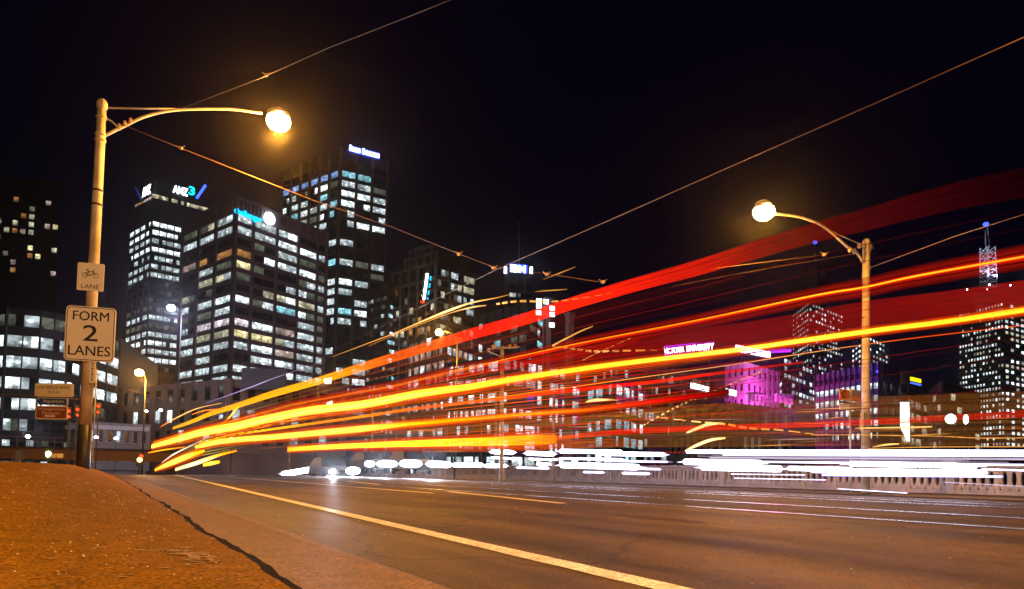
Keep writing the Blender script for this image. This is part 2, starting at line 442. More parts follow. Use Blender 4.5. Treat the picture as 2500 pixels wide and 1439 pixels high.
# painted lines
def line_strip(name, a, b, wid, n=40, ragged=0.006, zoff=0.004, mat=None):
    a, b = Vector(a), Vector(b); d = (b - a); L = d.length; d.normalize(); s = Vector((d.y, -d.x, 0))
    vs, fs = [], []; rr = random.Random(5)
    for j in range(n + 1):
        t = (j / n) ** 2 if L > 20 else j / n
        P = a + (b - a) * t
        for q in (-1, 1):
            Q = P + s * (wid / 2 * q + rr.uniform(-ragged, ragged)); vs.append((Q.x, Q.y, road_z(Q.x, Q.y) + zoff))
        if j: fs.append((2 * j - 2, 2 * j - 1, 2 * j + 1, 2 * j))
    return tag(mesh_obj(name, vs, fs, mat or PAINT_M), kind='structure')
ea, eb = on_road(1640, 1439), on_road(680, 1218)
dd = (eb - ea).normalized()
line_strip('edge_line_marking', ea - dd * 3, ea + dd * 75, 0.15, 260, ragged=0.004)
da, db = on_road(1375, 1230), on_road(1095, 1201)
line_strip('lane_dash_marking', da, db, 0.13, 10)
dv = (db - da); per = dv.normalized() * (dv.length + 6)
line_strip('lane_dash_marking', da + per, db + per, 0.13, 10)
line_strip('lane_dash_marking', da - per, db - per, 0.13, 10)
RAILM = pmat('tram_rail_steel', (0.55, 0.5, 0.45), 0.25, 0.9, var=0.2, scale=1)
for X in (6.4, 7.84, 10.9, 12.34):
    vs, fs = [], []
    for j, Y in enumerate(lin(-5, 110, 60)):
        for x in (X - .045, X + .045): vs.append((x, Y, road_z(x, Y) + 0.006))
        if j: fs.append((2 * j - 2, 2 * j - 1, 2 * j + 1, 2 * j))
    tag(mesh_obj('tram_rail', vs, fs, RAILM), kind='structure')
line_strip('tram_lane_marking', (5.45, 12, 0), (5.45, 80, 0), 0.10, 80)
line_strip('tram_lane_marking', (13.5, 4, 0), (13.5, 80, 0), 0.10, 80)
# worn patches of old paint on the footpath
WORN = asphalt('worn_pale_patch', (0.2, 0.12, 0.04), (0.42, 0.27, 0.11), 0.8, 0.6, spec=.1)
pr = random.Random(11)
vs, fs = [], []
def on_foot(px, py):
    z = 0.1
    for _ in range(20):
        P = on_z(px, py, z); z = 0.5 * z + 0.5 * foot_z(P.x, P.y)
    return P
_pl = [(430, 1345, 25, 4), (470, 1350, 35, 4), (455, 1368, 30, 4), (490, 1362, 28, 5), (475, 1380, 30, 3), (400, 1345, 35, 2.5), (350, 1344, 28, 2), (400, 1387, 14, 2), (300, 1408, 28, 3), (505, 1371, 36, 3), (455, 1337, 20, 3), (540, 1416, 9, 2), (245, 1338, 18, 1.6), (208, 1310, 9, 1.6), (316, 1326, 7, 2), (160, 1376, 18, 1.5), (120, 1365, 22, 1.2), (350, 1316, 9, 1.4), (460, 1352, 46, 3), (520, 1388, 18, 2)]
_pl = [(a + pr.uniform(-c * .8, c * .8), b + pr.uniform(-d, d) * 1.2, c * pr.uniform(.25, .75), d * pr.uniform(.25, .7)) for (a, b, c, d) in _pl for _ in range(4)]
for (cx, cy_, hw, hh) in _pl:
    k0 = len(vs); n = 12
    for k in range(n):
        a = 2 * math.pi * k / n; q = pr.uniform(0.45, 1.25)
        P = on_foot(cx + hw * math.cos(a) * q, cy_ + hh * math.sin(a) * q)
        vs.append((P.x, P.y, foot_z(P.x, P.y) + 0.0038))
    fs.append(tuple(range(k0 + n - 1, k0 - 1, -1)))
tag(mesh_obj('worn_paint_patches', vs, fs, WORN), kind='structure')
# loose grit and flakes catching the lamp
grit = pmat('pale_grit', (0.7, 0.6, 0.45), 0.4)
gv, gf = [], []
gr = random.Random(21)
for i in range(900):
    if i % 3:
        Y = gr.uniform(0.6, 9) ; X = kerb_edge(Y) - gr.uniform(0.02, 2.2); z = foot_z(X, Y)
    else:
        Y = gr.uniform(1.0, 14); X = gr.uniform(0.7, 9); z = road_z(X, Y)
    s = gr.uniform(0.0012, 0.0035) * (1 + Y * 0.12)
    k0 = len(gv)
    for v in ((-1, -1, 0), (1, -.7, 0), (.6, 1, 0), (-.8, .8, 0), (0, 0, 0.9)):
        gv.append((X + v[0] * s * gr.uniform(.6, 1.4), Y + v[1] * s * gr.uniform(.6, 1.4), z + v[2] * s + 0.001))
    gf += [(k0, k0 + 1, k0 + 4), (k0 + 1, k0 + 2, k0 + 4), (k0 + 2, k0 + 3, k0 + 4), (k0 + 3, k0, k0 + 4)]
tag(mesh_obj('loose_grit', gv, gf, grit), 'pale grit scattered over the footpath and road asphalt', 'grit', kind='stuff')
# far footpath
FAR_M = asphalt('far_footpath', (0.09, 0.075, 0.07), (0.15, 0.12, 0.11), 0.6, 0.3)
sheet('far_footpath', FAR_M, [22.75, 22.76, 24, 26, 28.6], [-14, 0, 20, 40] + lin(45, 110, 30), lambda X, Y: deck(Y) + (0.0 if X > 22.755 else -0.12))

# ------------------------------------------------------------------ balustrade of the bridge
BX = 28.0
PITCH_P = 1.6
bal = empty('balustrade', (BX, 14, 0), 'pale stone bridge balustrade pierced with tall oval openings, across the road', 'balustrade')
def oval_panel():
    Wd, Hh, T = PITCH_P - 0.14, 0.84, 0.12
    n = 5; cw = Wd / n; vs, fs = [], []; seg = 16
    for i in range(n):
        cxx = -Wd / 2 + cw * (i + .5)
        ring_o, ring_i = [], []
        for k in range(seg):
            a = 2 * math.pi * (k + .5) / seg; c, s = math.cos(a), math.sin(a)
            m = max(abs(c), abs(s)); ring_o.append((cxx + cw / 2 * c / m, Hh / 2 * s / m + Hh / 2)); ring_i.append((cxx + 0.085 * c, 0.28 * s + Hh * 0.5))
        k0 = len(vs)
        for (ro) in (ring_o, ring_i):
            for sgn in (-1, 1):
                for (y, z) in ro: vs.append((sgn * T / 2, y, z))
        A, B, C, D = k0, k0 + seg, k0 + 2 * seg, k0 + 3 * seg
        for k in range(seg):
            j = (k + 1) % seg
            fs += [(A + k, A + j, C + j, C + k), (B + j, B + k, D + k, D + j), (C + k, C + j, D + j, D + k)]
    me = bpy.data.meshes.new('oval_panel'); me.from_pydata(vs, [], fs); me.materials.append(BAL); me.update(); return me
pm = oval_panel()
for i in range(70):
    Y = 9 + i * PITCH_P; z = deck(Y)
    if Y > 100: break
    o = bpy.data.objects.new('pierced_panel', pm); COL.objects.link(o); o.parent = bal; o.location = (0, Y - 14 + PITCH_P / 2, z + 0.16)
    big = (i % 7 == 3)
    h = 1.22 if big else 1.04; t = 0.34 if big else 0.20
    abox('pier', BAL, BX - t / 2, BX + t / 2, Y - (0.16 if big else 0.075), Y + (0.16 if big else 0.075), z, z + h, bal)
    if big: abox('pier_cap', BAL, BX - .23, BX + .23, Y - .22, Y + .22, z + h, z + h + .09, bal)
    abox('coping', BAL, BX - 0.15, BX + 0.15, Y + .08, Y + PITCH_P - .08, z + 1.0, z + 1.10, bal)
    abox('plinth', BAL, BX - 0.14, BX + 0.14, Y + .08, Y + PITCH_P - .08, z - 0.3, z + 0.162, bal)

# ------------------------------------------------------------------ buildings
def poly_block(name, mat, pts, z0, z1, root):
    n = len(pts)
    vs = [(p.x, p.y, z0) for p in pts] + [(p.x, p.y, z1) for p in pts]
    fs = [(i, (i + 1) % n, n + (i + 1) % n, n + i) for i in range(n)] + [tuple(range(n - 1, -1, -1)), tuple(range(n, 2 * n))]
    return loc_child(mesh_obj(name, vs, fs, mat), root)
def emit(root, boxes, cap=290):
    by = {}
    for b in boxes: by.setdefault(b[0], []).append(b)
    for name, L in by.items():
        for (nm, mat, M) in L[:cap]: box(nm, mat, M, root)
        rest = L[cap:]
        if rest:
            vs, fs, mi, mats, idx = [], [], [], [], {}
            for (nm, mat, M) in rest:
                if mat.name not in idx: idx[mat.name] = len(mats); mats.append(mat)
                k = len(vs); vs += [M @ Vector(v) for v in CUBE_V]; fs += [tuple(k + q for q in f) for f in CUBE_F]; mi += [idx[mat.name]] * 6
            o = loc_child(mesh_obj('small_' + name + 's', vs, fs, mats, mi=mi), root); o['kind'] = 'stuff'
def facade(boxes, A, B, ztop, crown, fh, nf, wf, nb, panes, pick, pierw=0.08, pmatl=CONC, smatl=CONC, pd=0.35, sd=0.25, shape=None, gap=0.06, ends=True, zmin=-3.3):
    """one face from plan point A to B; nf floors of height fh below the crown; nb bays of `panes` windows"""
    A = Vector((A.x, A.y, 0)); B = Vector((B.x, B.y, 0)); L = (B - A).length; u = (B - A) / L; n = facing(u, A)
    ws = shape or [1] * nb; tot = sum(ws); xs = [0]
    for q in ws: xs.append(xs[-1] + q / tot * L)
    pw = pierw * L / nb
    for f in range(nf):
        zt = ztop - crown - f * fh
        wh = fh * wf
        if zt - wh < zmin: break
        for b in range(nb):
            x0, x1 = xs[b] + pw / 2, xs[b + 1] - pw / 2
            np_ = panes[b] if isinstance(panes, (list, tuple)) else panes
            cw = (x1 - x0) / np_
            for p in range(np_):
                k = pick(f, b, p)
                if k is None: continue
                c = A + u * (x0 + cw * (p + .5)) + n * 0.06; c.z = zt - wh / 2
                boxes.append(('window', WM[k], frame_mat(c, u, n, cw * (1 - gap), 0.10, wh)))
        if smatl:
            c = A + u * (L / 2) + n * sd / 2; c.z = zt - wh - (fh - wh) / 2
            boxes.append(('spandrel', smatl, frame_mat(c, u, n, L, sd, fh - wh)))
    zb = max(zmin, ztop - crown - nf * fh)
    if pmatl:
        for b in range(nb + 1):
            if not ends and b in (0, nb): continue
            c = A + u * xs[b] + n * pd / 2; c.z = (ztop + zb) / 2
            boxes.append(('pier', pmatl, frame_mat(c, u, n, pw, pd, ztop - zb)))
    return A, u, n, L
def tower(name, label, cx, cy_, lx, ly, rx, ry, Z, mat, cat='building', base=-3.3, zl=None, zr=None, group=None):
    C = at_depth(cx, cy_, Z); zt = C.z
    Lp = on_z(lx, ly, zt) if zl is None else at_depth(lx, ly, zl)
    Rp = on_z(rx, ry, zt) if zr is None else at_depth(rx, ry, zr)
    root = empty(name, (C.x, C.y, base), label, cat, group)
    back = Lp + Rp - C
    poly_block('wall', mat, [Lp, C, Rp, back], base, zt, root)
    return root, Lp, C, Rp, zt
def rnd_pick(seed, dens, keys, row=0.5, run=0.5):
    rr = random.Random(seed); mem = {}
    def f(fl, b, p):
        if ('r', fl) not in mem: mem['r', fl] = (rr.random() < row, rr.choice(keys))
        on, k = mem['r', fl]
        key = (fl, b)
        if key not in mem: mem[key] = (rr.random() < (dens * 1.5 if on else dens * 0.5), rr.choice(keys) if rr.random() < .5 else k)
        on2, k2 = mem[key]
        if rr.random() < 0.15: on2 = not on2
        return k2 if on2 else '.'
    return f
def top_slab(root, pts, z0, h, mat=CONC, name='roof'): return poly_block(name, mat, pts, z0, z0 + h, root)

# --- the pale office block with the cyan sign
root, Lp, C, Rp, zt = tower('office_block', 'pale concrete office block with bright window bands under a cyan and white roof sign', 578, 480, 450, 541, 797, 568, 210, CONC_D)
PAT_R = ["w|ww|wW|..|.", "w|ww|WW|WW|w", ".|g.|ww|gg|.", "o|.W|Ww|WW|g", "Y|g.|..|gw|w", "g|..|.w|wg|g", ".|.y|yW|yy|w", "W|gW|cC|Wg|g", ".|..|..|ww|g", "P|WW|pp|ww|g", "Y|YY|yw|ww|w", "w|WW|pp|ww|w", ".|wW|Ww|ww|w", "W|WW|.W|ww|w", "w|ww|w.|ww|w", ".|ww|ww|.w|g", "w|w.|ww|ww|."]
PAT_L = ["gg|gy|ww", "ww|ww|ww", "..|..|..", "pp|o.|oo", "..|ww|gg", "..|yy|yw", "yg|.g|..", "w.|ww|Ww", "g.|gg|ww", "w.|PP|PP", "ww|yy|yy", "ww|ww|ww", "..|ww|..", "ww|ww|ww", "ww|w.|ww", "w.|ww|..", "..|gg|ww"]
def from_pat(pat):
    P = [r.replace('C', 'c').split('|') for r in pat]
    def f(fl, b, p):
        r = P[min(fl, len(P) - 1)]; s = r[b % len(r)]
        return s[p % len(s)]
    return f
bx = []
px2m = 210 / F
crown = 42 * px2m; fh = 28.4 * px2m
A_, u_, n_, L_ = facade(bx, C, Rp, zt, crown, fh, 17, 0.60, 5, [1, 2, 2, 2, 1], from_pat(PAT_R), pierw=0.14, shape=[120, 175, 170, 160, 75], pd=0.5)
facade(bx, Lp, C, zt, crown, fh, 17, 0.60, 3, [2, 2, 2], from_pat(PAT_L), pierw=0.16, pd=0.5)
# slotted parapet: vertical concrete fins over a dark recess on both faces
for (A, B, nn) in ((C, Rp, 26), (Lp, C, 12)):
    a = Vector((A.x, A.y, 0)); b = Vector((B.x, B.y, 0)); L = (b - a).length; u = (b - a) / L; n = facing(u, a)
    for zc, hh in ((zt - crown * .07, crown * .14), (zt - crown * .84, crown * .32)):
        c = (a + b) / 2 + n * 0.3; c.z = zc; bx.append(('parapet_band', CONC, frame_mat(c, u, n, L + .6, 0.6, hh)))
    for k in range(nn):
        c = a + u * (L * (k + .5) / nn) + n * 0.3; c.z = zt - crown * .41
        bx.append(('fin', CONC, frame_mat(c, u, n, L / nn * (0.72 if k % 3 else 0.5), 0.58, crown * .54)))
emit(root, bx)
pl = (C * 3 + Rp + Lp + (Lp + Rp - C)) / 6
q = [C.lerp(Rp, .12).lerp(Lp, .12), C.lerp(Rp, .8).lerp(Lp, .1), Rp.lerp(Lp, .3), Lp.lerp(Rp, .2)]
poly_block('plant_room', CONC_D, [at_depth(600, 470, 218), at_depth(700, 500, 232), at_depth(690, 490, 250), at_depth(560, 480, 240)], zt - 1, zt + 2.6, root)
def facade_text(s, mat, x0, y0, x1, hpx, A, u, n, root, off=0.8, name='lettering'):
    P0 = on_plane(x0, y0, A + n * off, n); P1 = on_plane(x1, y0 + 1, A + n * off, n)
    wdt = abs((P1 - P0).dot(u)); h = hpx * depth(P0) / F
    return text_fit(name, s, mat, P0, u, n, wdt, h, root, off=0)
facade_text('challenger', CYAN_L, 571, 524, 642, 20, A_, u_, n_, root)
pc = on_plane(658, 534, A_ + n_ * 1.0, n_)
disc_v = [pc + n_ * (0.25 * s) + (u_ * math.cos(a) + Vector((0, 0, 1)) * math.sin(a)) * 1.95 for s in (-1, 1) for a in [2 * math.pi * k / 24 for k in range(24)]]
loc_child(mesh_obj('round_sign', disc_v, [tuple(range(24)), tuple(range(47, 23, -1))] + [(k, (k + 1) % 24, 24 + (k + 1) % 24, 24 + k) for k in range(24)], WHITE_L), root)

# --- tall tower behind it with the white sign strip
root, Lp, C, Rp, zt = tower('office_tower', 'tall brown gridded tower with a white lettered sign at its top corner', 833, 362, 692, 419, 947, 392, 300, BLACKW)
bx = []
pk = 300 / F
def pick_d(side):
    rr = random.Random(41 if side else 42); mem = {}
    def f(fl, b, p):
        if fl < 1: return '.'
        if fl == 1: return ('c' if (b < 2) else '.') if side else 'b'
        dark = fl in (7, 9, 17, 18, 19) or (17 < fl < 21)
        key = (fl, b)
        if key not in mem: mem[key] = rr.choice('WwwwWcw.g') if not dark else rr.choice('......w')
        k = mem[key]
        return k if rr.random() > .12 else '.'
    return f
A_, u_, n_, L_ = facade(bx, C, Rp, zt, 30 * pk, 24.2 * pk, 27, 0.62, 3, 2, pick_d(1), pierw=0.16, pmatl=CONC_B, smatl=CONC_D, pd=0.7)
facade(bx, Lp, C, zt, 30 * pk, 24.2 * pk, 27, 0.62, 6, 2, pick_d(0), pierw=0.22, pmatl=CONC_B, smatl=CONC_D, pd=0.7)
emit(root, bx, 280)
sgn = random.Random(9)
P0 = on_plane(853, 366, A_ + n_ * 1.2, n_); P1 = on_plane(926, 388, A_ + n_ * 1.2, n_); sw = (P1 - P0).length / 14
for k in range(14):   # the sign's letters cannot be read: upright strokes joined by bars
    c = P0 + u_ * ((k + .5) * sw); h = 2.4 if k in (0, 6) else 1.7
    if k == 5: continue
    c.z = P0.z + h / 2 - 0.2; box('sign_letter', WHITE_L, frame_mat(c, u_, n_, sw * 0.78, 0.3, h), root)
tag(box('sign_back', BLUE_L, frame_mat(P0 + u_ * sw * 7 - n_ * 0.25 + Vector((0, 0, .8)), u_, n_, sw * 14.3, 0.1, 2.7), root))

# --- dark stepped tower with blue roof signs
root, Lp, C, Rp, zt = tower('stepped_tower', 'dark stepped tower with two blue and white signs on its roof', 372, 470, 330, 492, 508, 506, 280, BLACKW)
pk = 280 / F
bx = []
facade(bx, C, Rp, zt, 3 * pk, 14 * pk, 1, 0.7, 6, 3, lambda f, b, p: R.choice('yYyp.'), pierw=0.05, pmatl=None, smatl=BLACKW)
facade(bx, Lp, C, zt, 10 * pk, 10 * pk, 1, 0.7, 2, 2, lambda f, b, p: R.choice('po'), pierw=0.05, pmatl=None, smatl=BLACKW)
C2 = at_depth(372, 538, 272); z2 = C2.z
L2 = on_z(318, 570, z2); R2 = on_z(460, 560, z2)
poly_block('lower_wall', BLACKW, [L2, C2, R2, L2 + R2 - C2], -3.3, z2, root)
def pick_s(seed):
    rr = random.Random(seed); mem = {}
    rows = {0: 'W', 1: 'W', 2: 'w', 3: 'W', 4: 'w', 5: 'w', 6: 'w', 13: 'w', 14: 'W', 15: 'w', 16: 'W', 10: 'g', 11: 'w', 12: 'g'}
    def f(fl, b, p):
        k = rows.get(fl)
        if k is None: return '.' if rr.random() < .93 else 'g'
        return k if rr.random() < .86 else '.'
    return f
facade(bx, C2, R2, z2, 2 * pk, 20.3 * pk, 18, 0.55, 5, 2, pick_s(1), pierw=0.10, pmatl=BLACKW, smatl=BLACKW)
facade(bx, L2, C2, z2, 2 * pk, 20.3 * pk, 18, 0.55, 4, 2, pick_s(4), pierw=0.2, pmatl=BLACKW, smatl=BLACKW)
emit(root, bx, 290)
u = horiz(Rp - C); n = facing(u, C)
poly_block('roof_house', BLACKW, [C.lerp(Rp, .05), C.lerp(Rp, .9), C.lerp(Rp, .8) - n * 8, C.lerp(Rp, .1) - n * 8], zt, zt + 5.5, root)
facade_text('ANZ', WHITE_L, 422, 470, 459, 19, C, u, n, root, off=0.5)
facade_text('3', TEAL_L, 460, 475, 476, 22, C, u, n, root, off=0.5)
u2 = horiz(C - Lp); n2 = facing(u2, C)
facade_text('ANZ', WHITE_L, 347, 483, 367, 23, C + n2 * 2, u2, n2, root, off=0.5)
for (xa, ya, xb, yb) in ((331, 458, 344, 490), (502, 452, 480, 485)):
    bar('edge_fin', BLUE_L if xa > 400 else SIGNBLUE, at_depth(xa, ya, 279), at_depth(xb, yb, 279), 0.35, root, 0.9)

# --- far left black tower
root, Lp, C, Rp, zt = tower('black_tower', 'black tower with a few warm windows at the left edge', -130, 410, -260, 440, 150, 446, 260, BLACKW)
bx = []
rr = random.Random(12)
facade(bx, C, Rp, zt, 8, 3.1, 30, 0.62, 14, 1, lambda f, b, p: rr.choice('pgywY') if rr.random() < (0.32 if f < 6 else 0.13) else ('o' if rr.random() < .06 else None), pierw=0.35, pmatl=None, smatl=None)
emit(root, bx)
# --- curved office building low at the left
cp = [at_depth(-90, 760, 130), at_depth(20, 752, 122), at_depth(100, 758, 124), at_depth(165, 772, 128), at_depth(230, 786, 136), at_depth(292, 800, 148)]
root = empty('curved_office', (cp[2].x, cp[2].y, -3.3), 'black office building with long curved white window bands behind the low bridge sign', 'building')
zt = cp[2].z
pts = [Vector((p.x, p.y, zt)) for p in cp]
poly_block('wall', BLACKW, pts + [pts[-1] + Vector((10, 40, 0)), pts[0] + Vector((-10, 60, 0))], -3.3, zt, root)
bx = []
rr = random.Random(77)
for i in range(5):
    def pk_(f, b, p, i=i):
        if f > 3 and i > 2: return rr.choice('g..') 
        if f > 4: return rr.choice('wg...')
        if f == 0: return rr.choice('g.w')
        return rr.choice('WwWw') if rr.random() < .88 else '.'
    facade(bx, pts[i], pts[i + 1], zt, 1.2, 3.75, 8, 0.56, 2, 2, pk_, pierw=0.07, pmatl=BLACKW, smatl=BLACKW, gap=0.03)
emit(root, bx)

# --- low heritage block in front of the towers
root, Lp, C, Rp, zt = tower('heritage_block', 'low brown heritage block with dark arched windows in front of the pale office block', 560, 925, 300, 908, 840, 945, 130, CONC_B, zl=150, zr=140)
bx = []
facade(bx, Lp, C, zt, 1.2, 4.2, 3, 0.62, 9, 1, lambda f, b, p: '.' if f == 0 else R.choice('..w.W'), pierw=0.5, pmatl=CONC_B, smatl=CONC_B)
facade(bx, C, Rp, zt, 1.6, 4.2, 3, 0.6, 8, 1, lambda f, b, p: R.choice('...w'), pierw=0.5, pmatl=CONC_B, smatl=CONC_B)
emit(root, bx)
a, b = at_depth(630, 898, 128), at_depth(760, 905, 132)
poly_block('gable', CONC_D, [at_depth(590, 915, 129), at_depth(700, 915, 130), at_depth(700, 915, 136), at_depth(590, 915, 136)], zt - 2, zt + 2.0, root)

# --- white museum behind the railway bridge
root, Lp, C, Rp, zt = tower('museum', 'pale classical building with a cornice behind the railway bridge', 215, 1030, 88, 1040, 362, 1038, 124, STONE, zl=138, zr=130)
bx = []
facade(bx, Lp, C, zt, 1.5, 3.6, 2, 0.55, 6, 1, lambda f, b, p: '.', pierw=0.55, pmatl=STONE, smatl=STONE)
facade(bx, C, Rp, zt, 1.5, 3.6, 2, 0.55, 7, 1, lambda f, b, p: R.choice('..w'), pierw=0.55, pmatl=STONE, smatl=STONE)
emit(root, bx)
for (A, B) in ((Lp, C), (C, Rp)):
    u = horiz(B - A); n = facing(u, A); c = (A + B) / 2 + n * 0.5
    c.z = zt - .9; box('cornice', WHITE_ST, frame_mat(c, u, n, (B - A).length, 1.0, 0.7), root)

# --- blocks behind and right of the gridded tower
root, Lp, C, Rp, zt = tower('grey_block', 'grey office block with blue white window strips right of the gridded tower', 948, 690, 900, 705, 1003, 712, 260, CONC_D)
bx = []
rr = random.Random(5)
facade(bx, C, Rp, zt, 5, 3.4, 18, 0.45, 3, 3, lambda f, b, p: rr.choice('wgWc') if rr.random() < (.75 if f > 3 else .25) else '.', pierw=0.08, pmatl=CONC, smatl=CONC_D)
facade(bx, Lp, C, zt, 5, 3.4, 18, 0.45, 3, 2, lambda f, b, p: rr.choice('wg') if rr.random() < .3 else '.', pierw=0.2, pmatl=CONC_D, smatl=CONC_D)
emit(root, bx)

# ornamental topped tower with the tilted vertical sign
root, Lp, C, Rp, zt = tower('crowned_building', 'grey stone building with an ornate stepped crown behind a tilted vertical sign', 1066, 640, 960, 668, 1160, 668, 250, CONC_D)
bx = []
rr = random.Random(15)
def pk1(f, b, p): return (rr.choice('gyw') if rr.random() < (.75 if f < 3 else .42) else '.')
facade(bx, C, Rp, zt, 2.2, 4.1, 15, 0.6, 3, 3, pk1, pierw=0.14, pmatl=CONC_D, smatl=CONC_D)
facade(bx, Lp, C, zt, 7, 4.1, 15, 0.6, 5, 2, lambda f, b, p: rr.choice('gyo') if rr.random() < .35 else '.', pierw=0.2, pmatl=CONC, smatl=CONC_D)
u = horiz(C - Lp); n = facing(u, C)
for k in range(5):
    a = Lp + u * ((C - Lp).length * (k + .5) / 5); L1 = (C - Lp).length / 5
    a = Vector((a.x, a.y, zt - 3.6)) + n * .2; bx.append(('crown_window', WM['.'], frame_mat(a, u, n, L1 * .6, .3, 4.2)))
for zc, hh in ((zt - .4, .8), (zt - 6.2, .9)):
    a = (C + Lp) / 2 + n * .5; a.z = zc; bx.append(('crown_band', STONE, frame_mat(a, u, n, (C - Lp).length + 1, 1.0, hh)))
for k in range(6):
    a = Lp + u * ((C - Lp).length * k / 5) + n * .4; a.z = zt - 3.4; bx.append(('crown_pier', STONE, frame_mat(a, u, n, 0.9, .8, 5)))
emit(root, bx)
steps = [(985, 1060, 632, 4.2), (992, 1045, 612, 7.5), (1000, 1022, 602, 8.6)]
for i, (xa, xb, yy, h) in enumerate(steps):
    a, b = Lp + u * ((C - Lp).length * (xa - 960) / 106), Lp + u * ((C - Lp).length * (xb - 960) / 106)
    a = Vector((a.x, a.y, 0)) - n * (1 + i); b = Vector((b.x, b.y, 0)) - n * (1 + i)
    for t in (0, .33, .66, 1):
        c = a.lerp(b, t); c.z = zt + h / 2; box('crown_column', STONE, frame_mat(c, u, n, .8, .8, h), root)
    c = (a + b) / 2; c.z = zt + h; box('crown_lintel', STONE, frame_mat(c, u, n, (b - a).length + 1, 1.2, .7), root)
    c = (a + b) / 2 - n * 2; c.z = zt + h / 2 - .3; box('crown_core', CONC_D, frame_mat(c, u, n, (b - a).length, 2, h - .6), root)
poly_block('roof_block', BLACKW, [at_depth(1065, 600, 256), at_depth(1150, 620, 262), at_depth(1150, 620, 275), at_depth(1065, 600, 275)], zt, zt + 5.5, root)
# tilted vertical sign
sg = empty('vertical_sign', at_depth(1033, 738, 232), 'tilted vertical white and blue light sign with a red foot on the crowned building', 'sign')
T0, T1 = at_depth(1042, 668, 232), at_depth(1033, 732, 232)
uu = horiz(r0)
for k in range(11):
    P = T1.lerp(T0, (k + .5) / 11)
    box('sign_letter', WHITE_L, frame_mat(P, r0, Vector((fwd.x, fwd.y, 0)).normalized(), 1.15 + .2 * (k % 2), .3, 0.82), sg)
    if k % 3 != 1: box('side_letter', CYAN_L, frame_mat(P + r0 * 1.5, r0, Vector((fwd.x, fwd.y, 0)).normalized(), .55, .2, 0.55), sg)
box('sign_foot', RED_L, frame_mat(T1 - Vector((0, 0, .7)) - r0 * .2, r0, Vector((fwd.x, fwd.y, 0)).normalized(), 1.2, .3, 0.9), sg)
bar('sign_backing', BLACKW, T0 + Vector((.4, .8, .4)), T1 + Vector((.4, .8, -1)), 2.6, sg, 0.4)

# dark tower with the white three letter sign
root, Lp, C, Rp, zt = tower('sign_tower', 'dark tower with a glowing white three letter sign and thin roof mast', 1243, 650, 1232, 653, 1302, 655, 330, BLACKW)
bx = []
rr = random.Random(25)
facade(bx, C, Rp, zt, 9, 4, 14, 0.5, 3, 2, lambda f, b, p: rr.choice('gw') if rr.random() < .12 else '.', pierw=.2, pmatl=CONC_D, smatl=CONC_D)
emit(root, bx)
u = horiz(Rp - C); n = facing(u, C)
facade_text('IBM', WHITE_L, 1246, 664, 1283, 18, C, u, n, root, off=0.6)
c = on_plane(1266, 656, C + n * .4, n); box('sign_panel', BLUE_L, frame_mat(c, u, n, 8.6, 0.1, 4.0), root)
for xq in (1234, 1297): 
    c = on_plane(xq, 660, C + n * .6, n); box('side_sign', WHITE_L, frame_mat(c, u, n, 1.3, .3, 3.2), root)
bar('mast', STEEL, at_depth(1268, 648, 332), at_depth(1267, 540, 332), .25, root)

# mid-rise blocks in the middle
mids = [
 # name label corner(x,y) left right Z wall floors crown fh
 ('brown_midrise', 'brown mid-rise block with scattered dim windows below the crowned building', (1090, 800), (1000, 812), (1200, 812), 150, CONC_D, 9, 1.2, 3.0, 'wgWp', .62, (6, 2, 9, 2)),
 ('strip_lit_office', 'dark office with rows of pale upright windows behind the twin poles', (1250, 868), (1060, 880), (1415, 905), 140, BLACKW, 8, 1.0, 3.3, 'wWW', .75, (7, 3, 6, 3)),
 ('lattice_midrise', 'dark mid-rise with small blue white windows behind the crossing wires', (1290, 735), (1170, 752), (1345, 748), 210, BLACKW, 9, 3, 3.6, 'wgc', .30, (6, 2, 3, 2)),
 ('glass_corner_office', 'small office with bright teal white window rows beside the balustrade', (1500, 925), (1436, 935), (1570, 940), 120, BLACKW, 6, 0.9, 3.05, 'Wcw', .85, (3, 2, 4, 2)),
 ('university_block', 'long dark block carrying the violet university sign', (1500, 880), (1435, 900), (1745, 866), 190, CONC_D, 7, 2.4, 3.8, 'gwp', .16, (4, 2, 16, 2)),
 ('arcaded_station', 'low pale building with a row of tall narrow windows below the violet lit tower', (1700, 975), (1640, 985), (1940, 1003), 130, STONE, 2, 1.2, 5.4, 'g', .08, (4, 1, 14, 1)),
 ('small_brick_office', 'small brown office carrying a yellow sign left of the round lamps', (2196, 905), (2170, 915), (2262, 918), 210, CONC_B, 5, 4, 4.0, 'yp', .45, (2, 1, 4, 2)),
 ('orange_lit_block', 'brown block with an orange lit corner behind the round lamps', (2300, 930), (2268, 940), (2390, 912), 200, CONC_B, 6, 3, 3.6, 'y', .06, (3, 1, 6, 1)),
 ('white_lit_midrise', 'narrow block with bright white window stack between lamp post and violet tower', (1912, 868), (1895, 872), (1990, 872), 240, BLACKW, 14, 1, 2.6, 'wWw', .72, (2, 1, 9, 1)),
]
MID = {}
for (nm, lb, c_, l_, r_, Z, wm_, nf, crown, fh, keys, dens, (nl, pl_, nr, prr)) in mids:
    root, Lp, C, Rp, zt = tower(nm, lb, c_[0], c_[1], l_[0], l_[1], r_[0], r_[1], Z, wm_, zl=Z * 1.1, zr=Z * 1.12)
    bx = []
    sp = wm_
    facade(bx, Lp, C, zt, crown, fh, nf, .58, nl, pl_, rnd_pick(len(nm), dens, keys), pierw=.3 if wm_ is STONE else .14, pmatl=sp, smatl=sp)
    facade(bx, C, Rp, zt, crown, fh, nf, .58, nr, prr, rnd_pick(len(nm) + 9, dens, keys), pierw=.45 if wm_ is STONE else .12, pmatl=sp, smatl=sp)
    emit(root, bx)
    MID[nm] = (root, Lp, C, Rp, zt)
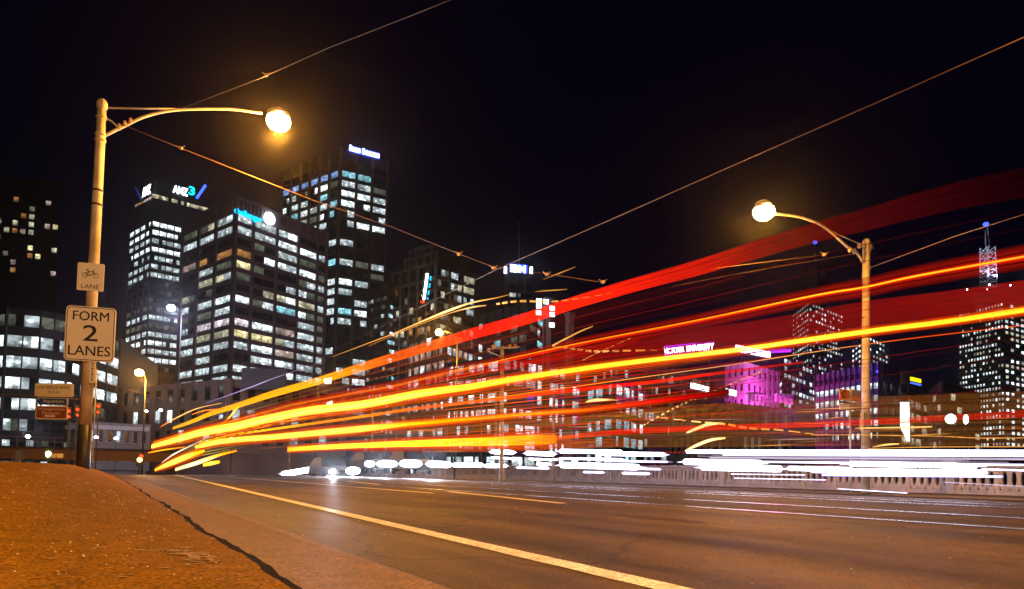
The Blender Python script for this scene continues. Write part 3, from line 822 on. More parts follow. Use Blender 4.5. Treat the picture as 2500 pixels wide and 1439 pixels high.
root, Lp, C, Rp, zt = MID['university_block']
us = empty('university_sign', at_depth(1680, 872, 195), 'glowing violet white VICTORIA UNIVERSITY letters on the long dark roof', 'sign')
pa, pb = at_depth(1621, 866, 196), at_depth(1743, 856, 187.5); pb.z = pa.z
u = horiz(pb - pa); n = facing(u, pa); Lw = (pb - pa).length
text_fit('lettering', 'VICTORIA', MAG_L, pa, u, n, Lw * .42, 1.9, us)
text_fit('lettering', 'UNIVERSITY', MAG_L, pa + u * Lw * .46 , u, n, Lw * .54, 1.9, us)
VIOL = emat('violet_sign_tube', (0.55, 0.03, 1.0), 1.6)
for z_ in (-.35, 2.25):
    bar('sign_tube', VIOL, pa + Vector((0, 0, z_)) , pb + Vector((0, 0, z_)), .28, us)
bar('sign_frame', BLACKW, pa - n * .5 - Vector((0, 0, .5)), pb - n * .5 - Vector((0, 0, .5)), .4, us)
for t in (0.1, .5, .9):
    P = pa.lerp(pb, t) - n * .5; bar('sign_post', BLACKW, P - Vector((0, 0, .5)), Vector((P.x, P.y, zt - 4)), .3, us)

# violet lit stone tower with second bar sign
root, Lp, C, Rp, zt = tower('violet_lit_building', 'stone building washed in violet floodlight under a slanting white sign bar', 1820, 885, 1776, 880, 1898, 893, 170, WHITE_ST, zl=176, zr=184)
bx = []
facade(bx, Lp, C, zt, 1.3, 3.9, 4, .48, 3, 1, lambda f, b, p: '.', pierw=.5, pmatl=WHITE_ST, smatl=WHITE_ST)
facade(bx, C, Rp, zt, 1.3, 3.9, 4, .48, 6, 1, lambda f, b, p: '.', pierw=.5, pmatl=WHITE_ST, smatl=WHITE_ST)
emit(root, bx)
for (xa, xb, ya) in ((1830, 1856, 968), (1896, 1932, 972)):
    for k in range(4):
        P = at_depth(xa + (xb - xa) * k / 3, ya + k * 3, 158); box('corbel', WHITE_ST, frame_mat(P, r0, Vector((0, 1, 0)), .45, .8, 1.6), root)
    P = at_depth((xa + xb) / 2, ya - 6, 159); box('cornice', WHITE_ST, frame_mat(P, r0, Vector((0, 1, 0)), 4.2, 1.2, .6), root)
MAGF = (1.0, 0.07, 0.75)
P = at_depth(1812, 985, 162); light('violet_floodlight', 'POINT', P + Vector((0, 0, 0)), MAGF, 9000, .3)
P = at_depth(1888, 985, 168); light('violet_floodlight', 'POINT', P, MAGF, 7500, .3)
P = at_depth(1925, 1000, 156); light('violet_floodlight', 'POINT', P, MAGF, 700, .3)
ss = empty('bar_sign', at_depth(1838, 858, 166), 'slanting white violet sign bar on top of the violet lit building', 'sign')
a, b = at_depth(1797, 850, 164), at_depth(1879, 866, 176)
bar('sign_face', MAG_L, a, b, .3, ss, 1.5)
bar('sign_frame', BLACKW, a + Vector((.3, .6, 0)), b + Vector((.3, .6, 0)), .3, ss, 1.9)
for t in (.2, .8):
    P = a.lerp(b, t) + Vector((.3, .6, -.8)); bar('sign_post', BLACKW, P, P - Vector((0, 0, 2.2)), .2, ss)
bar('side_tube', VIOL, at_depth(1882, 858, 177), at_depth(1930, 856, 186), .3, ss, .9)
# two small white oval shop signs below
for (x0, y0, x1, y1, h, lb) in ((1687, 937, 1730, 950, 1.1, 'slanting white lit sign, the wider one, on the dark block left of the violet tower'), (1773, 952, 1797, 959, 1.2, 'short white lit sign at the foot of the violet tower')):
    a, b = at_depth(x0, y0 + 4, 150), at_depth(x1, y1 + 2, 156)
    s_ = empty('roof_sign', a, lb, 'sign', 'small white lit roof signs')
    bar('sign_face', WHITE_L, a, b, .25, s_, h)
    bar('sign_frame', BLACKW, a + Vector((.1, .4, 0)), b + Vector((.1, .4, 0)), .25, s_, h + .4)
    for t in (.2, .8): P = a.lerp(b, t) + Vector((.1, .4, 0)); bar('sign_post', BLACKW, P, P - Vector((0, 0, 6)), .2, s_)

# far towers on the right
def far_tower(nm, lb, c_, l_, r_, Z, nf, fh, crown, nl, nr, keys, dens, seed, wall=BLACKW, zk=1.08):
    root, Lp, C, Rp, zt = tower(nm, lb, c_[0], c_[1], l_[0], l_[1], r_[0], r_[1], Z, wall, zl=Z * zk, zr=Z * zk)
    bx = []
    facade(bx, Lp, C, zt, crown, fh, nf, .5, nl, 1, rnd_pick(seed, dens, keys), pierw=.3, pmatl=wall, smatl=wall, gap=.25)
    facade(bx, C, Rp, zt, crown, fh, nf, .5, nr, 1, rnd_pick(seed + 1, dens, keys), pierw=.3, pmatl=wall, smatl=wall, gap=.25)
    emit(root, bx, 290)
    return root, Lp, C, Rp, zt
root, Lp, C, Rp, zt = far_tower('twin_stub_tower', 'dark speckled tower with a faint mast and blue tip left of the right lamp post', (1975, 728), (1936, 722), (2057, 722), 420, 24, 3.15, 3.0, 9, 12, 'wWWyp', .75, 3)
for (xa, xb, yb, ya) in ((1945, 1965, 724, 700), (1998, 2018, 722, 690), (1968, 1990, 724, 660)):
    a, b = at_depth(xa, yb, 436), at_depth(xb, yb, 436); u = horiz(b - a); n = facing(u, a)
    c = (a + b) / 2; zz = at_depth(xa, ya, 436).z; c.z = (zt + zz) / 2
    box('roof_block', CONC_D, frame_mat(c, u, n, (b - a).length, 5, zz - zt + 1), root)
bar('mast', CONC_D, at_depth(1990, 665, 436), at_depth(1990, 600, 436), .8, root)
ellipsoid('dome', STEEL, at_depth(2010, 668, 434), 1.5, 1.5, 1.5, root)
ellipsoid('beacon', BLUE_L, at_depth(1990, 592, 436), 1.3, 1.3, 1.0, root)
far_tower('slim_white_tower', 'slim block with bright white window columns behind the right lamp post', (2112, 812), (2080, 806), (2167, 808), 330, 12, 2.6, 1.5, 4, 7, 'WWw', .75, 31)
root, Lp, C, Rp, zt = far_tower('spire_tower', 'broad dark tower full of small white windows under a white lattice spire', (2450, 735), (2341, 738), (2560, 742), 360, 26, 2.95, 1.0, 15, 9, 'wWWyp', .82, 51)
poly_block('roof_block', BLACKW, [at_depth(2375, 700, 368), at_depth(2470, 700, 368), at_depth(2470, 700, 380), at_depth(2375, 700, 380)], zt, at_depth(2420, 716, 368).z, root)
# blue banded office
root, Lp, C, Rp, zt = tower('blue_banded_office', 'wide office with blue lit bands and white windows behind the tram stop pole', 2148, 885, 1992, 902, 2190, 900, 150, CONC_D, zl=170, zr=158)
bx = []
rr = random.Random(8)
def pkb(f, b, p):
    return rr.choice('Ww') if rr.random() < (.0 if f == 0 else .86 if f in (1, 2) else .6 if f < 5 else .4) else '.'
facade(bx, Lp, C, zt, 1.6, 2.75, 6, .5, 12, 2, pkb, pierw=.10, pmatl=CONC_D, smatl=CONC_D, pd=.5)
facade(bx, C, Rp, zt, 1.6, 2.75, 6, .5, 8, 1, pkb, pierw=.18, pmatl=CONC_D, smatl=CONC_D, pd=.7)
emit(root, bx)
for xq in (2010, 2055, 2105):
    P = at_depth(xq, 905, 152); light('blue_floodlight', 'POINT', P, (0.05, 0.05, 1.0), 450, .3)
P = at_depth(1960, 1010, 140); light('blue_floodlight', 'POINT', P, (0.05, 0.05, 1.0), 350, .3)
poly_block('annexe', STONE, [at_depth(1940, 980, 146), at_depth(1990, 978, 150), at_depth(1990, 978, 158), at_depth(1940, 980, 158)], -4.2, at_depth(1960, 985, 147).z, root)

# lattice spire
sp = empty('lattice_spire', at_depth(2413, 702, 366), 'floodlit white lattice spire with a blue tip above the broad right tower', 'spire')
base = at_depth(2413, 702, 366); top = at_depth(2411, 604, 366); tip = at_depth(2407, 548, 366)
LAT = pmat('white_lattice_steel', (0.8, 0.8, 0.85), 0.4)
hw = 2.2
def corner(t, k):
    P = base.lerp(top, t); s = hw * (1 - .12 * t)
    return P + r0 * (s * (1 if k in (0, 3) else -1)) + Vector((0, 1, 0)) * (s * (1 if k < 2 else -1))
for k in range(4):
    bar('leg', LAT, corner(0, k), corner(1, k), .45, sp)
    for i in range(7):
        bar('rung', LAT, corner(i / 7, k), corner(i / 7, (k + 1) % 4), .3, sp)
        bar('brace', LAT, corner(i / 7, k), corner((i + 1) / 7, (k + 1) % 4), .28, sp)
bar('core', LAT, base, top, 1.1, sp)
for dx in (-.9, 1.0): bar('mast', LAT, top + r0 * dx, tip + r0 * dx * .6 - Vector((0, 0, 0 if dx > 0 else 3)), .35, sp)
ellipsoid('beacon', BLUE_L, tip, 1.4, 1.4, 1.1, sp)
for k in range(4):
    P = corner(0, k); P = P + (P - base) * 1.5; P.z = base.z; ellipsoid('floodlight', MERC, P, .35, .35, .35, sp)
for sgn_ in (-1, 1):
    light('spire_floodlight', 'SPOT', base + r0 * (5.5 * sgn_) - Vector((fwd.x, fwd.y, 0)) * 7 + Vector((0, 0, .8)), (0.72, 0.76, 1.0), 26000, .15, target=base.lerp(top, .62), spot=48)

# tall pale concrete columns (bridge towers) in the middle
for (x, yt, Z, lb) in ((1336, 735, 125, 'tall thin grey column, the left one, above the strip lit office'), (1391, 772, 125, 'tall thin grey column, the right one, above the strip lit office')):
    P = at_depth(x, yt, Z); t = empty('concrete_column', (P.x, P.y, -3.3), lb, 'column', 'tall grey columns')
    abox('shaft', CONC, P.x - .55, P.x + .55, P.y - .55, P.y + .55, -3.3, P.z, t)
    abox('cap', CONC, P.x - .75, P.x + .75, P.y - .75, P.y + .75, P.z, P.z + .5, t)
# a stack of lit white panels on scaffold near the first column
pl_ = empty('lit_panel_mast', at_depth(1332, 1000, 118), 'mast with seven small white lit panels crossed by the upper red trail', 'mast')
for (x, y) in ((1316, 735), (1333, 737), (1316, 748), (1315, 764), (1348, 753), (1348, 768), (1347, 794)):
    P = at_depth(x, y, 118); box('lit_panel', WHITE_L, frame_mat(P, r0, Vector((0, 1, 0)), .9, .15, .75), pl_)
P = at_depth(1332, 730, 118.3); bar('mast_pole', CONC_D, P, (P.x, P.y, -3.3), .3, pl_)

# yellow sign, white banner, round lamps
ys_ = empty('yellow_sign', at_depth(2236, 930, 205), 'small yellow lit sign over a blue line on the brown office', 'sign')
a, b = at_depth(2223, 925, 205), at_depth(2248, 931, 207)
bar('sign_face', YEL_L, a, b, .3, ys_, 1.1)
bar('blue_line', BLUE_L, a - Vector((0, 0, 1.2)), b - Vector((0, 0, 1.2)), .3, ys_, .3)
a, b = at_depth(2209, 982, 90), at_depth(2209, 1078, 90)
bn = empty('light_banner', (b.x, b.y, b.z - 3), 'tall bright white lit banner with a slanted foot near the tram stop', 'banner')
BAN = emat('banner_light', (0.95, 1.0, 0.8), 4)
n = horiz(CAM - a); u = Vector((-n.y, n.x, 0)); u = u if u.dot(r0) > 0 else -u
z0, z1 = b.z, a.z; q = 10 * 90 / F
vs = []
for s in (0, .12):
    for (du, zz) in ((-q, z1), (q * .9, z1 - .05), (q, z0), (q * .5, z0), (-q, z0 + 1.9)):
        P = Vector((a.x, a.y, 0)) + u * du - n * s; vs.append((P.x, P.y, zz))
loc_child(mesh_obj('banner_face', vs, [(0, 1, 2, 3, 4), (9, 8, 7, 6, 5)] + [(k, k + 5, (k + 1) % 5 + 5, (k + 1) % 5) for k in range(5)], BAN), bn)
P = Vector((a.x, a.y, 0)) + u * (q * 1.25); bar('banner_pole', STEEL, (P.x, P.y, a.z + .2), (P.x, P.y, -3), .12, bn)
for (x, y, r, lb) in ((2321, 1023, .62, 'round white globe lamp, the larger of the pair at the far right'), (2358, 1024, .3, 'narrow white globe lamp, the smaller of the pair at the far right')):
    P = at_depth(x, y, 85); g_ = empty('globe_lamp', (P.x, P.y, -3), lb, 'lamp', 'round white lamps far right')
    ellipsoid('globe', WHITE_L, P, r, r, .62, g_); bar('post', BLACKP, P - Vector((0, 0, .6)), (P.x, P.y, -4), .1, g_)

# ------------------------------------------------------------------ railway bridge at the far left
rb = empty('railway_bridge', at_depth(180, 1110, 97), 'low orange lit railway bridge with a rail fence across the road ahead', 'bridge')
BRM = pmat('orange_bridge_paint', (0.42, 0.26, 0.12), 0.6, var=.3, scale=.6)
a, b = at_depth(-150, 1089, 92), at_depth(470, 1112, 104); 
d = horiz(b - a); n = facing(d, a); L = (b - a).length; zr_ = at_depth(200, 1093, 97).z
for k in range(10):
    c = Vector((a.x, a.y, 0)) + d * (L * (k + .5) / 10); c.z = zr_ - .92
    box('girder', BRM, frame_mat(c, d, n, L / 10 - .06, .8, 1.75), rb)
    e = Vector(c) + d * (L / 20) + n * .45; box('stiffener', BRM, frame_mat(e, d, n, .18, .1, 1.7), rb)
c = Vector((a.x, a.y, 0)) + d * (L / 2) - n * 3; c.z = zr_ - .2; box('bridge_deck', CONC_D, frame_mat(c, d, n, L, 7, .4), rb)
for k in range(22):
    P = Vector((a.x, a.y, 0)) + d * (L * k / 21) + n * .5; bar('fence_post', BRM, (P.x, P.y, zr_), (P.x, P.y, zr_ + 1.35), .07, rb)
for z_ in (.65, 1.32):
    P = Vector((a.x, a.y, 0)) + n * .5; Q = P + d * L; bar('fence_rail', BRM, (P.x, P.y, zr_ + z_), (Q.x, Q.y, zr_ + z_), .07, rb)
for t in (.12, .5, .9):
    c = Vector((a.x, a.y, 0)) + d * (L * t) - n * 3; bar('bridge_pier', CONC_D, (c.x, c.y, zr_ - 1.8), (c.x, c.y, -3.2), 1.4, rb)

# ------------------------------------------------------------------ lamp posts
def lamp_head(root, P, s, power, col, mat, hood=True, size=.12):
    ellipsoid('lamp_lens', mat, P, s, s, s * .8, root)
    if hood: 
        h_ = ellipsoid('lamp_hood', STEEL, P + Vector((0, 0, s * .62)), s * .95, s * .7, s * .45, root)
        tube('lamp_neck', STEEL, [P + Vector((0, 0, s * .95)), P + Vector((0, 0, s * 1.15))], s * .22, root, 10)
        tube('lamp_rim', STEEL, [P + Vector((0, 0, s * .30)), P + Vector((0, 0, s * .40))], s * .98, root, 18)
    if power:
        light('lamp_light', 'POINT', P - Vector((0, 0, s * .85 + .05)), col, power, size, root=root)
NA = (1.0, 0.39, 0.045)
# near left post
Zp = 15.0
B0 = at_depth(203, 1133, Zp); YP = B0.y
T0 = on_y(249, 262, YP)
def on_pole(py):   # axis of the post at that height in the photograph
    t = (1133 - py) / (1133 - 262.0); return B0.lerp(T0, t)
post = empty('lamp_post', (B0.x, B0.y, B0.z - .5), 'tall pale lamp post with a curved arm carrying the road signs at the left', 'lamp post', 'street lamps along the bridge')
rp = .122
tube('pole', POLE, [on_pole(1040), on_pole(800), on_pole(500), on_pole(262)], [rp, rp * .92, rp * .84, rp * .76], post, 16)
tube('pole_base', BLACKP, [B0 - Vector((0, 0, .5)), on_pole(1040)], [rp * 1.12, rp * 1.10], post, 16)
ellipsoid('pole_cap', POLE, on_pole(258), .12, .12, .16, post)
tube('finial', POLE, [on_pole(255), on_pole(244)], [.03, .012], post, 8)
arm = [on_y(x, y, YP) for (x, y) in cat_rom([(258, 331), (282, 318), (310, 305), (345, 288), (390, 275), (440, 268), (520, 266), (580, 268), (640, 277)], 4)]
tube('arm', POLE, arm, .035, post, 8)
tube('tie_rod', POLE, [on_y(258, 264, YP), on_y(440, 267, YP)], .02, post, 6)
tube('bracket', POLE, [on_y(256, 288, YP), on_y(272, 296, YP), on_y(287, 310, YP)], .02, post, 6)
for (x, y) in ((291, 310), (305, 303), (319, 296)):
    P = on_y(x, y, YP); ellipsoid('insulator', pmat('ceramic', (.6, .4, .2), .3) if x == 291 else bpy.data.materials['ceramic'], P, .045, .045, .09, post, 10, 6)
for y in (288, 331, 345, 470, 505): 
    P = on_pole(y); tube('clamp', BLACKP if y > 400 else POLE, [P - Vector((0, 0, .02)), P + Vector((0, 0, .02))], rp * .95, post, 14)
tube('conduit', POLE, [on_pole(1130) + Vector((.17, -.1, 0)), on_pole(905) + Vector((.16, -.1, 0))], .014, post, 6)
LP = on_y(680, 297, YP)
lamp_head(post, LP, .30, 5200, NA, SODIUM)

# right post
Y2 = at_depth(2113, 1204, 23.6).y; B2 = on_y(2113, 1204, Y2); T2 = on_y(2115, 592, Y2)
post2 = empty('lamp_post', (B2.x, B2.y, 0), 'pale lamp post with a curved arm beside the tram stop pole across the road', 'lamp post', 'street lamps along the bridge')
tube('pole', POLE, [B2, B2.lerp(T2, .5), T2], [.15, .135, .12], post2, 16)
ellipsoid('pole_cap', POLE, T2, .13, .13, .14, post2)
arm = [on_y(x, y, Y2) for (x, y) in cat_rom([(2106, 640), (2092, 618), (2070, 604), (2040, 577), (2005, 550), (1960, 532), (1920, 525), (1890, 522)], 4)]
tube('arm', POLE, arm, .045, post2, 8)
tube('tie_rod', POLE, [on_y(2108, 600, Y2), on_y(2030, 566, Y2)], .02, post2, 6)
for (x, y) in ((2075, 610), (2086, 614), (2098, 600), (2125, 603), (2122, 610), (2122, 655)):
    ellipsoid('insulator', bpy.data.materials['ceramic'], on_y(x, y, Y2), .07, .07, .11, post2, 10, 6)
tube('cross_arm', POLE, [on_y(2100, 600, Y2), on_y(2133, 606, Y2)], .03, post2, 6)
box('junction_box', STEEL, frame_mat(on_y(2108, 1030, Y2 - .2), Vector((1, 0, 0)), Vector((0, 1, 0)), .22, .15, .6), post2)
P2 = on_y(1865, 518, Y2)
lamp_head(post2, P2, .33, 3000, NA, SODIUM)

# assumed posts, unseen, added behind the camera to light footpath and sign faces
for (X, Y, sd, lb) in ((-1.1, -6.0, 1, 'tall pale lamp post added unseen behind the photographer on the near footpath'), (22.9, -16.0, -1, 'tall pale lamp post added unseen behind the photographer across the road')):
    pr_ = empty('lamp_post', (X, Y, 0), lb, 'lamp post', 'street lamps along the bridge')
    tube('pole', POLE, [(X, Y, -.3), (X, Y, 8.9)], [.15, .11], pr_, 16)
    tube('arm', POLE, [(X, Y, 8.2), (X + sd * 1.2, Y, 8.9), (X + sd * 2.6, Y, 9.2), (X + sd * 3.8, Y, 9.1)], .04, pr_, 8)
    tube('tie_rod', POLE, [(X, Y, 8.85), (X + sd * 1.8, Y, 9.05)], .02, pr_, 6)
    lamp_head(pr_, Vector((X + sd * 4.1, Y, 8.95)), .30, 13500 if sd > 0 else 1200, (1.0, .50, .18), SODIUM)

# farther sodium and mercury lamps
far_lamps = [(340, 910, 70, .42, 9000, NA, SODIUM, 'sodium street lamp left of the brown heritage block', (348, 1120), 'R'),
             (1072, 812, 62, .34, 9000, NA, SODIUM, 'sodium street lamp in front of the brown mid-rise', (1110, 1140), 'R'),
             (797, 930, 105, .38, 2500, NA, SODIUM, 'distant sodium street lamp below the tall gridded tower', (770, 1140), 'L'),
             (622, 1022, 150, .5, 1500, NA, SODIUM, 'smallest sodium street lamp among the yellow trails', (600, 1120), 'L'),
             (418, 752, 110, .62, 9000, (.66, .68, 1.0), MERC, 'blue white street lamp in front of the stepped tower', (430, 1100), 'R')]
for (x, y, Z, s, pw, col, mt, lb, (bx_, by_), sd) in far_lamps:
    P = at_depth(x, y, Z); d = Vector((1, 0, 0)) if sd == 'R' else Vector((-1, 0, 0))
    Q = at_depth(bx_, by_, Z); zb = -3.2
    lp = empty('lamp_post', (Q.x, Q.y, zb), lb, 'lamp post', 'street lamps along the bridge')
    tube('pole', BLACKP, [(Q.x, Q.y, zb), (Q.x, Q.y, P.z - .6)], [.09, .06], lp, 8)
    tube('arm', BLACKP, [Vector((Q.x, Q.y, P.z - .6)), Vector((Q.x, Q.y, 0)).lerp(Vector((P.x, P.y, 0)), .4) + Vector((0, 0, P.z + .1)), P + Vector((0, 0, .2))], .06, lp, 6)
    lamp_head(lp, P, s, pw, col, mt, hood=False, size=.2)
# small pole lights
for (x, y, Z, r, mt, lb) in ((68, 1066, 112, .36, MERC, 'white lamp, the leftmost over the railway bridge fence'), (235, 1068, 112, .28, MERC, 'white lamp right above the bridge fence beside the near post'),
                         (284, 1071, 112, .32, MERC, 'white lamp over the bridge fence right of the near post'), (392, 1002, 130, .32, MERC, 'white lamp on the heritage block nearest the yellow trails'),
                         (357, 1004, 130, .26, MERC, 'white lamp on the heritage block under the sodium lamp'), (566, 1045, 120, .55, MERC, 'white lamp upper of two inside the yellow trails'),
                         (566, 1072, 120, .45, MERC, 'white lamp lower of two inside the yellow trails'), (805, 985, 110, .5, MERC, 'white lamp under the distant sodium lamp'),
                         (1214, 665, 240, .1, STEEL, 'x')):
    if lb == 'x': continue
    P = at_depth(x, y, Z); g_ = empty('wall_lamp', (P.x, P.y, P.z - 1), lb, 'lamp', 'small white lamps in the distance')
    ellipsoid('lamp_lens', mt, P, r, r, r * .7, g_, 10, 6); bar('lamp_stalk', BLACKP, P - Vector((0, 0, r)), (P.x, P.y, -3.2), .08, g_)
    if Z == 112: light('lamp_light', 'POINT', P + Vector((0, 0, r + .2)), (.75, .78, 1.0), 420, .2, root=g_)

# twin poles and other thin poles in the middle distance
tram_poles = [(1225, 1168, 1226, 848, 33, 'pale tram pole with a T arm, in the middle of the balustrade'), (1211, 1140, 1212, 958, 45, 'shorter pale pole left of the T arm pole'),
              (1352, 1168, 1352, 968, 44, 'short pale pole in front of the strip lit office'), (908, 1128, 908, 958, 60, 'thin pole behind the white headlights'), (706, 1140, 707, 1060, 75, 'thin short pole where the lowest trail starts'),
              (1175, 1165, 1174, 900, 120, 'thin dark pole behind the T arm pole')]
for (xb, yb, xt, yt, Z, lb) in tram_poles:
    A = at_depth(xb, yb, Z); B = at_depth(xt, yt, Z); B.x, B.y = A.x + (B.x - A.x) * .5, A.y
    t = empty('tram_pole', A, lb, 'pole', 'tram wire poles')
    tube('pole', POLE, [A - Vector((0, 0, .3)), B], [.11, .085], t, 10)
    ellipsoid('pole_cap', POLE, B, .1, .1, .1, t, 8, 6)
    if xb == 1225:
        tube('cross_arm', POLE, [at_depth(1188, 852, Z), at_depth(1268, 848, Z)], .035, t, 6)
        tube('stay', POLE, [at_depth(1188, 856, Z), at_depth(1224, 872, Z)], .025, t, 6)
        for xx in (1245, 1258, 1205): ellipsoid('insulator', bpy.data.materials['ceramic'], at_depth(xx, 846, Z), .09, .09, .12, t, 8, 6)

# ------------------------------------------------------------------ signs on the near post
def rounded(w_, h_, r_, n=5):
    pts = []
    for (cx, cz, a0) in ((w_ / 2 - r_, h_ / 2 - r_, 0), (-w_ / 2 + r_, h_ / 2 - r_, 90), (-w_ / 2 + r_, -h_ / 2 + r_, 180), (w_ / 2 - r_, -h_ / 2 + r_, 270)):
        for k in range(n + 1):
            a = math.radians(a0 + 90 * k / n); pts.append((cx + r_ * math.cos(a), cz + r_ * math.sin(a)))
    return pts
def plate(name, mat, c, u, n, v, pts, t, root, off=0.0):
    N = len(pts)
    vs = [c + u * x + v * z + n * (off + s * t) for s in (1, 0) for (x, z) in pts]
    fs = [tuple(range(N)), tuple(range(2 * N - 1, N - 1, -1))] + [(k, N + k, N + (k + 1) % N, (k + 1) % N) for k in range(N)]
    return loc_child(mesh_obj(name, vs, fs, mat), root)
def ring_plate(name, mat, c, u, n, v, po, pi_, root, off):
    N = len(po)
    vs = [c + u * x + v * z + n * off for (x, z) in po] + [c + u * x + v * z + n * off for (x, z) in pi_]
    return loc_child(mesh_obj(name, vs, [(k, (k + 1) % N, N + (k + 1) % N, N + k) for k in range(N)], mat), root)
def sign_text(s, mat, c, u, n, v, x0, x1, z0, z1, root, off, bold=0.0):
    me = glyphs(s)
    xs = [q.co.x for q in me.vertices]; ys = [q.co.y for q in me.vertices]
    a, b, e, f = min(xs), max(xs), min(ys), max(ys)
    for q in me.vertices:
        X = x0 + (q.co.x - a) / (b - a) * (x1 - x0); Z = z0 + (q.co.y - e) / (f - e) * (z1 - z0)
        q.co = c + u * X + v * Z + n * (off + (q.co.z + .02) * .04)
    me.materials.clear(); me.materials.append(mat)
    o = bpy.data.objects.new('lettering', me); COL.objects.link(o); return loc_child(o, root)
VUP = (T0 - B0).normalized()
def post_sign(name, lab, px, py, wpx, hpx, yawdeg, off=.2):
    c = on_plane(px, py, B0 + Vector((0, -off, 0)), Vector((0, 1, 0)))
    ang = math.radians(yawdeg); u = Vector((math.cos(ang), math.sin(ang), 0)); n = facing(u, c)
    v = (VUP - n * VUP.dot(n)).normalized(); u = v.cross(n) * (1 if v.cross(n).dot(u) > 0 else -1)
    k = depth(c) / F
    return empty(name, c, lab, 'road sign'), c, u, n, v, wpx * k / u.dot(r0), hpx * k
sg, c, u, n, v, sw, sh = post_sign('lane_sign', 'white FORM 2 LANES road sign on the near post', 220.5, 816, 107, 134, -18)
plate('sign_plate', SIGNW, c, u, n, v, rounded(sw, sh, .09), .012, sg)
ring_plate('border', SIGNB, c, u, n, v, rounded(sw * .955, sh * .965, .08), rounded(sw * .925, sh * .94, .07), sg, .0145)
plate('sign_back', STEEL, c, u, n, v, rounded(sw * 1.0, sh * 1.0, .09), .008, sg, -.012)
for (s, a, b, z0, z1) in (('FORM', -.36, .36, .24, .41), ('2', -.145, .145, -.13, .16), ('LANES', -.42, .42, -.40, -.22)):
    sign_text(s, SIGNB, c, u, n, v, a * sw, b * sw, z0 * sh, z1 * sh, sg, .016)
    sign_text(s, SIGNB, c, u, n, v, a * sw + (.012 if s == '2' else .005), b * sw + (.012 if s == '2' else .005), z0 * sh, z1 * sh, sg, .0165)
sg, c, u, n, v, sw, sh = post_sign('bicycle_sign', 'small white bicycle LANE sign above the larger lane sign', 221.5, 677, 57, 68, -18)
plate('sign_plate', SIGNW, c, u, n, v, rounded(sw, sh, .03), .01, sg)
sign_text('LANE', SIGNB, c, u, n, v, -.33 * sw, .33 * sw, -.42 * sh, -.27 * sh, sg, .013)
def bik(pts, r): 
    P = [c + u * (x * sw) + v * (z * sh) + n * .015 for (x, z) in pts]
    tube('bicycle_line', SIGNB, P, r, sg, 5)
for cxw in (-.2, .19):
    bik([(cxw + .105 * math.cos(2 * math.pi * k / 16), .06 + .088 * math.sin(2 * math.pi * k / 16)) for k in range(17)], .0055)
for p_ in ([(-.2, .06), (-.1, .19), (.12, .19), (.19, .06)], [(-.1, .19), (.02, .05), (.12, .19)], [(.02, .05), (-.2, .06)], [(.12, .19), (.09, .26), (.16, .26)], [(-.1, .19), (-.12, .25)], [(-.17, .255), (-.07, .255)]):
    bik(p_, .0075)
c = on_plane(226, 908, B0 + Vector((0, -.2, 0)), Vector((0, 1, 0)))
sg = empty('plate_tag', c, 'narrow yellow vertical plate under the lane sign on the near post', 'sign')
plate('sign_plate', SIGNW, c, Vector((.9, -.43, 0)), facing(Vector((.9, -.43, 0)), c), Vector((0, 0, 1)), rounded(.13, .5, .02), .012, sg)
for k in range(7):
    P = c + facing(Vector((.9, -.43, 0)), c) * .014 + Vector((0, 0, .18 - k * .06)); bar('marking', SIGNB, P - Vector((.015, -.007, 0)), P + Vector((.015, -.007, 0)), .004, sg, .02 if k % 2 else .035)

# overhead direction signs at left
Zs = 30
def far_plate(nm, lb, px, py, wpx, hpx, mat, border, pts=None):
    c = at_depth(px, py, Zs); k = Zs / F; u = (r0 * math.cos(.03) + Vector((0, 0, 0))).normalized(); n = facing(u, c)
    v = Vector((0, 0, 1)); s = empty(nm, c, lb, 'road sign'); w_, h_ = wpx * k, hpx * k
    P = pts or rounded(1, 1, .08)
    P = [(x * w_, z * h_) for (x, z) in P]
    plate('sign_plate', border, c, u, n, v, P, .03, s)
    plate('sign_face', mat, c, u, n, v, [(x * .93, z * .84) for (x, z) in P], .012, s, .034)
    return s, c, u, n, v, w_, h_
s_, c, u, n, v, w_, h_ = far_plate('low_bridge_sign', 'white LOW BRIDGE AHEAD sign above the wire at the left', 133, 953, 94, 33, SIGNW, SIGNW)
sign_text('LOW BRIDGE AHEAD', SIGNB, c, u, n, v, -.43 * w_, .43 * w_, .08 * h_, .32 * h_, s_, .05)
sign_text('4.2 m', SIGNB, c, u, n, v, -.14 * w_, .14 * w_, -.26 * h_, -.03 * h_, s_, .05)
s_, c, u, n, v, w_, h_ = far_plate('aquarium_sign', 'blue arrow shaped Aquarium sign hanging under the wire', 127, 981, 80, 18, SIGNBLUE, SIGNW, pts=[(.5, .45), (-.38, .5), (-.5, .05), (-.38, -.5), (.5, -.5)])
sign_text('Aquarium', SIGNW, c, u, n, v, -.25 * w_, .38 * w_, -.3 * h_, .28 * h_, s_, .05)
s_, c, u, n, v, w_, h_ = far_plate('museum_sign', 'brown Immigration Museum sign below the blue arrow sign', 127, 1008, 78, 33, SIGNBR, SIGNW)
sign_text('Immigration', SIGNW, c, u, n, v, -.4 * w_, .4 * w_, .1 * h_, .36 * h_, s_, .05)
sign_text('Museum', SIGNW, c, u, n, v, -.28 * w_, .26 * w_, -.14 * h_, .08 * h_, s_, .05)
bar('small_arrow', SIGNW, c + u * (-.2 * w_) - v * (.25 * h_) + n * .05, c + u * (.12 * w_) - v * (.27 * h_) + n * .05, .01, s_, .08)
gt = empty('sign_gantry', at_depth(60, 1120, Zs + .3), 'thin brown cable and bars carrying the direction signs', 'gantry')
tube('span_bar', CONC_B, [at_depth(-60, 960, Zs + .1), at_depth(90, 968, Zs + .1), at_depth(192, 975, Zs + .1)], .035, gt, 6)
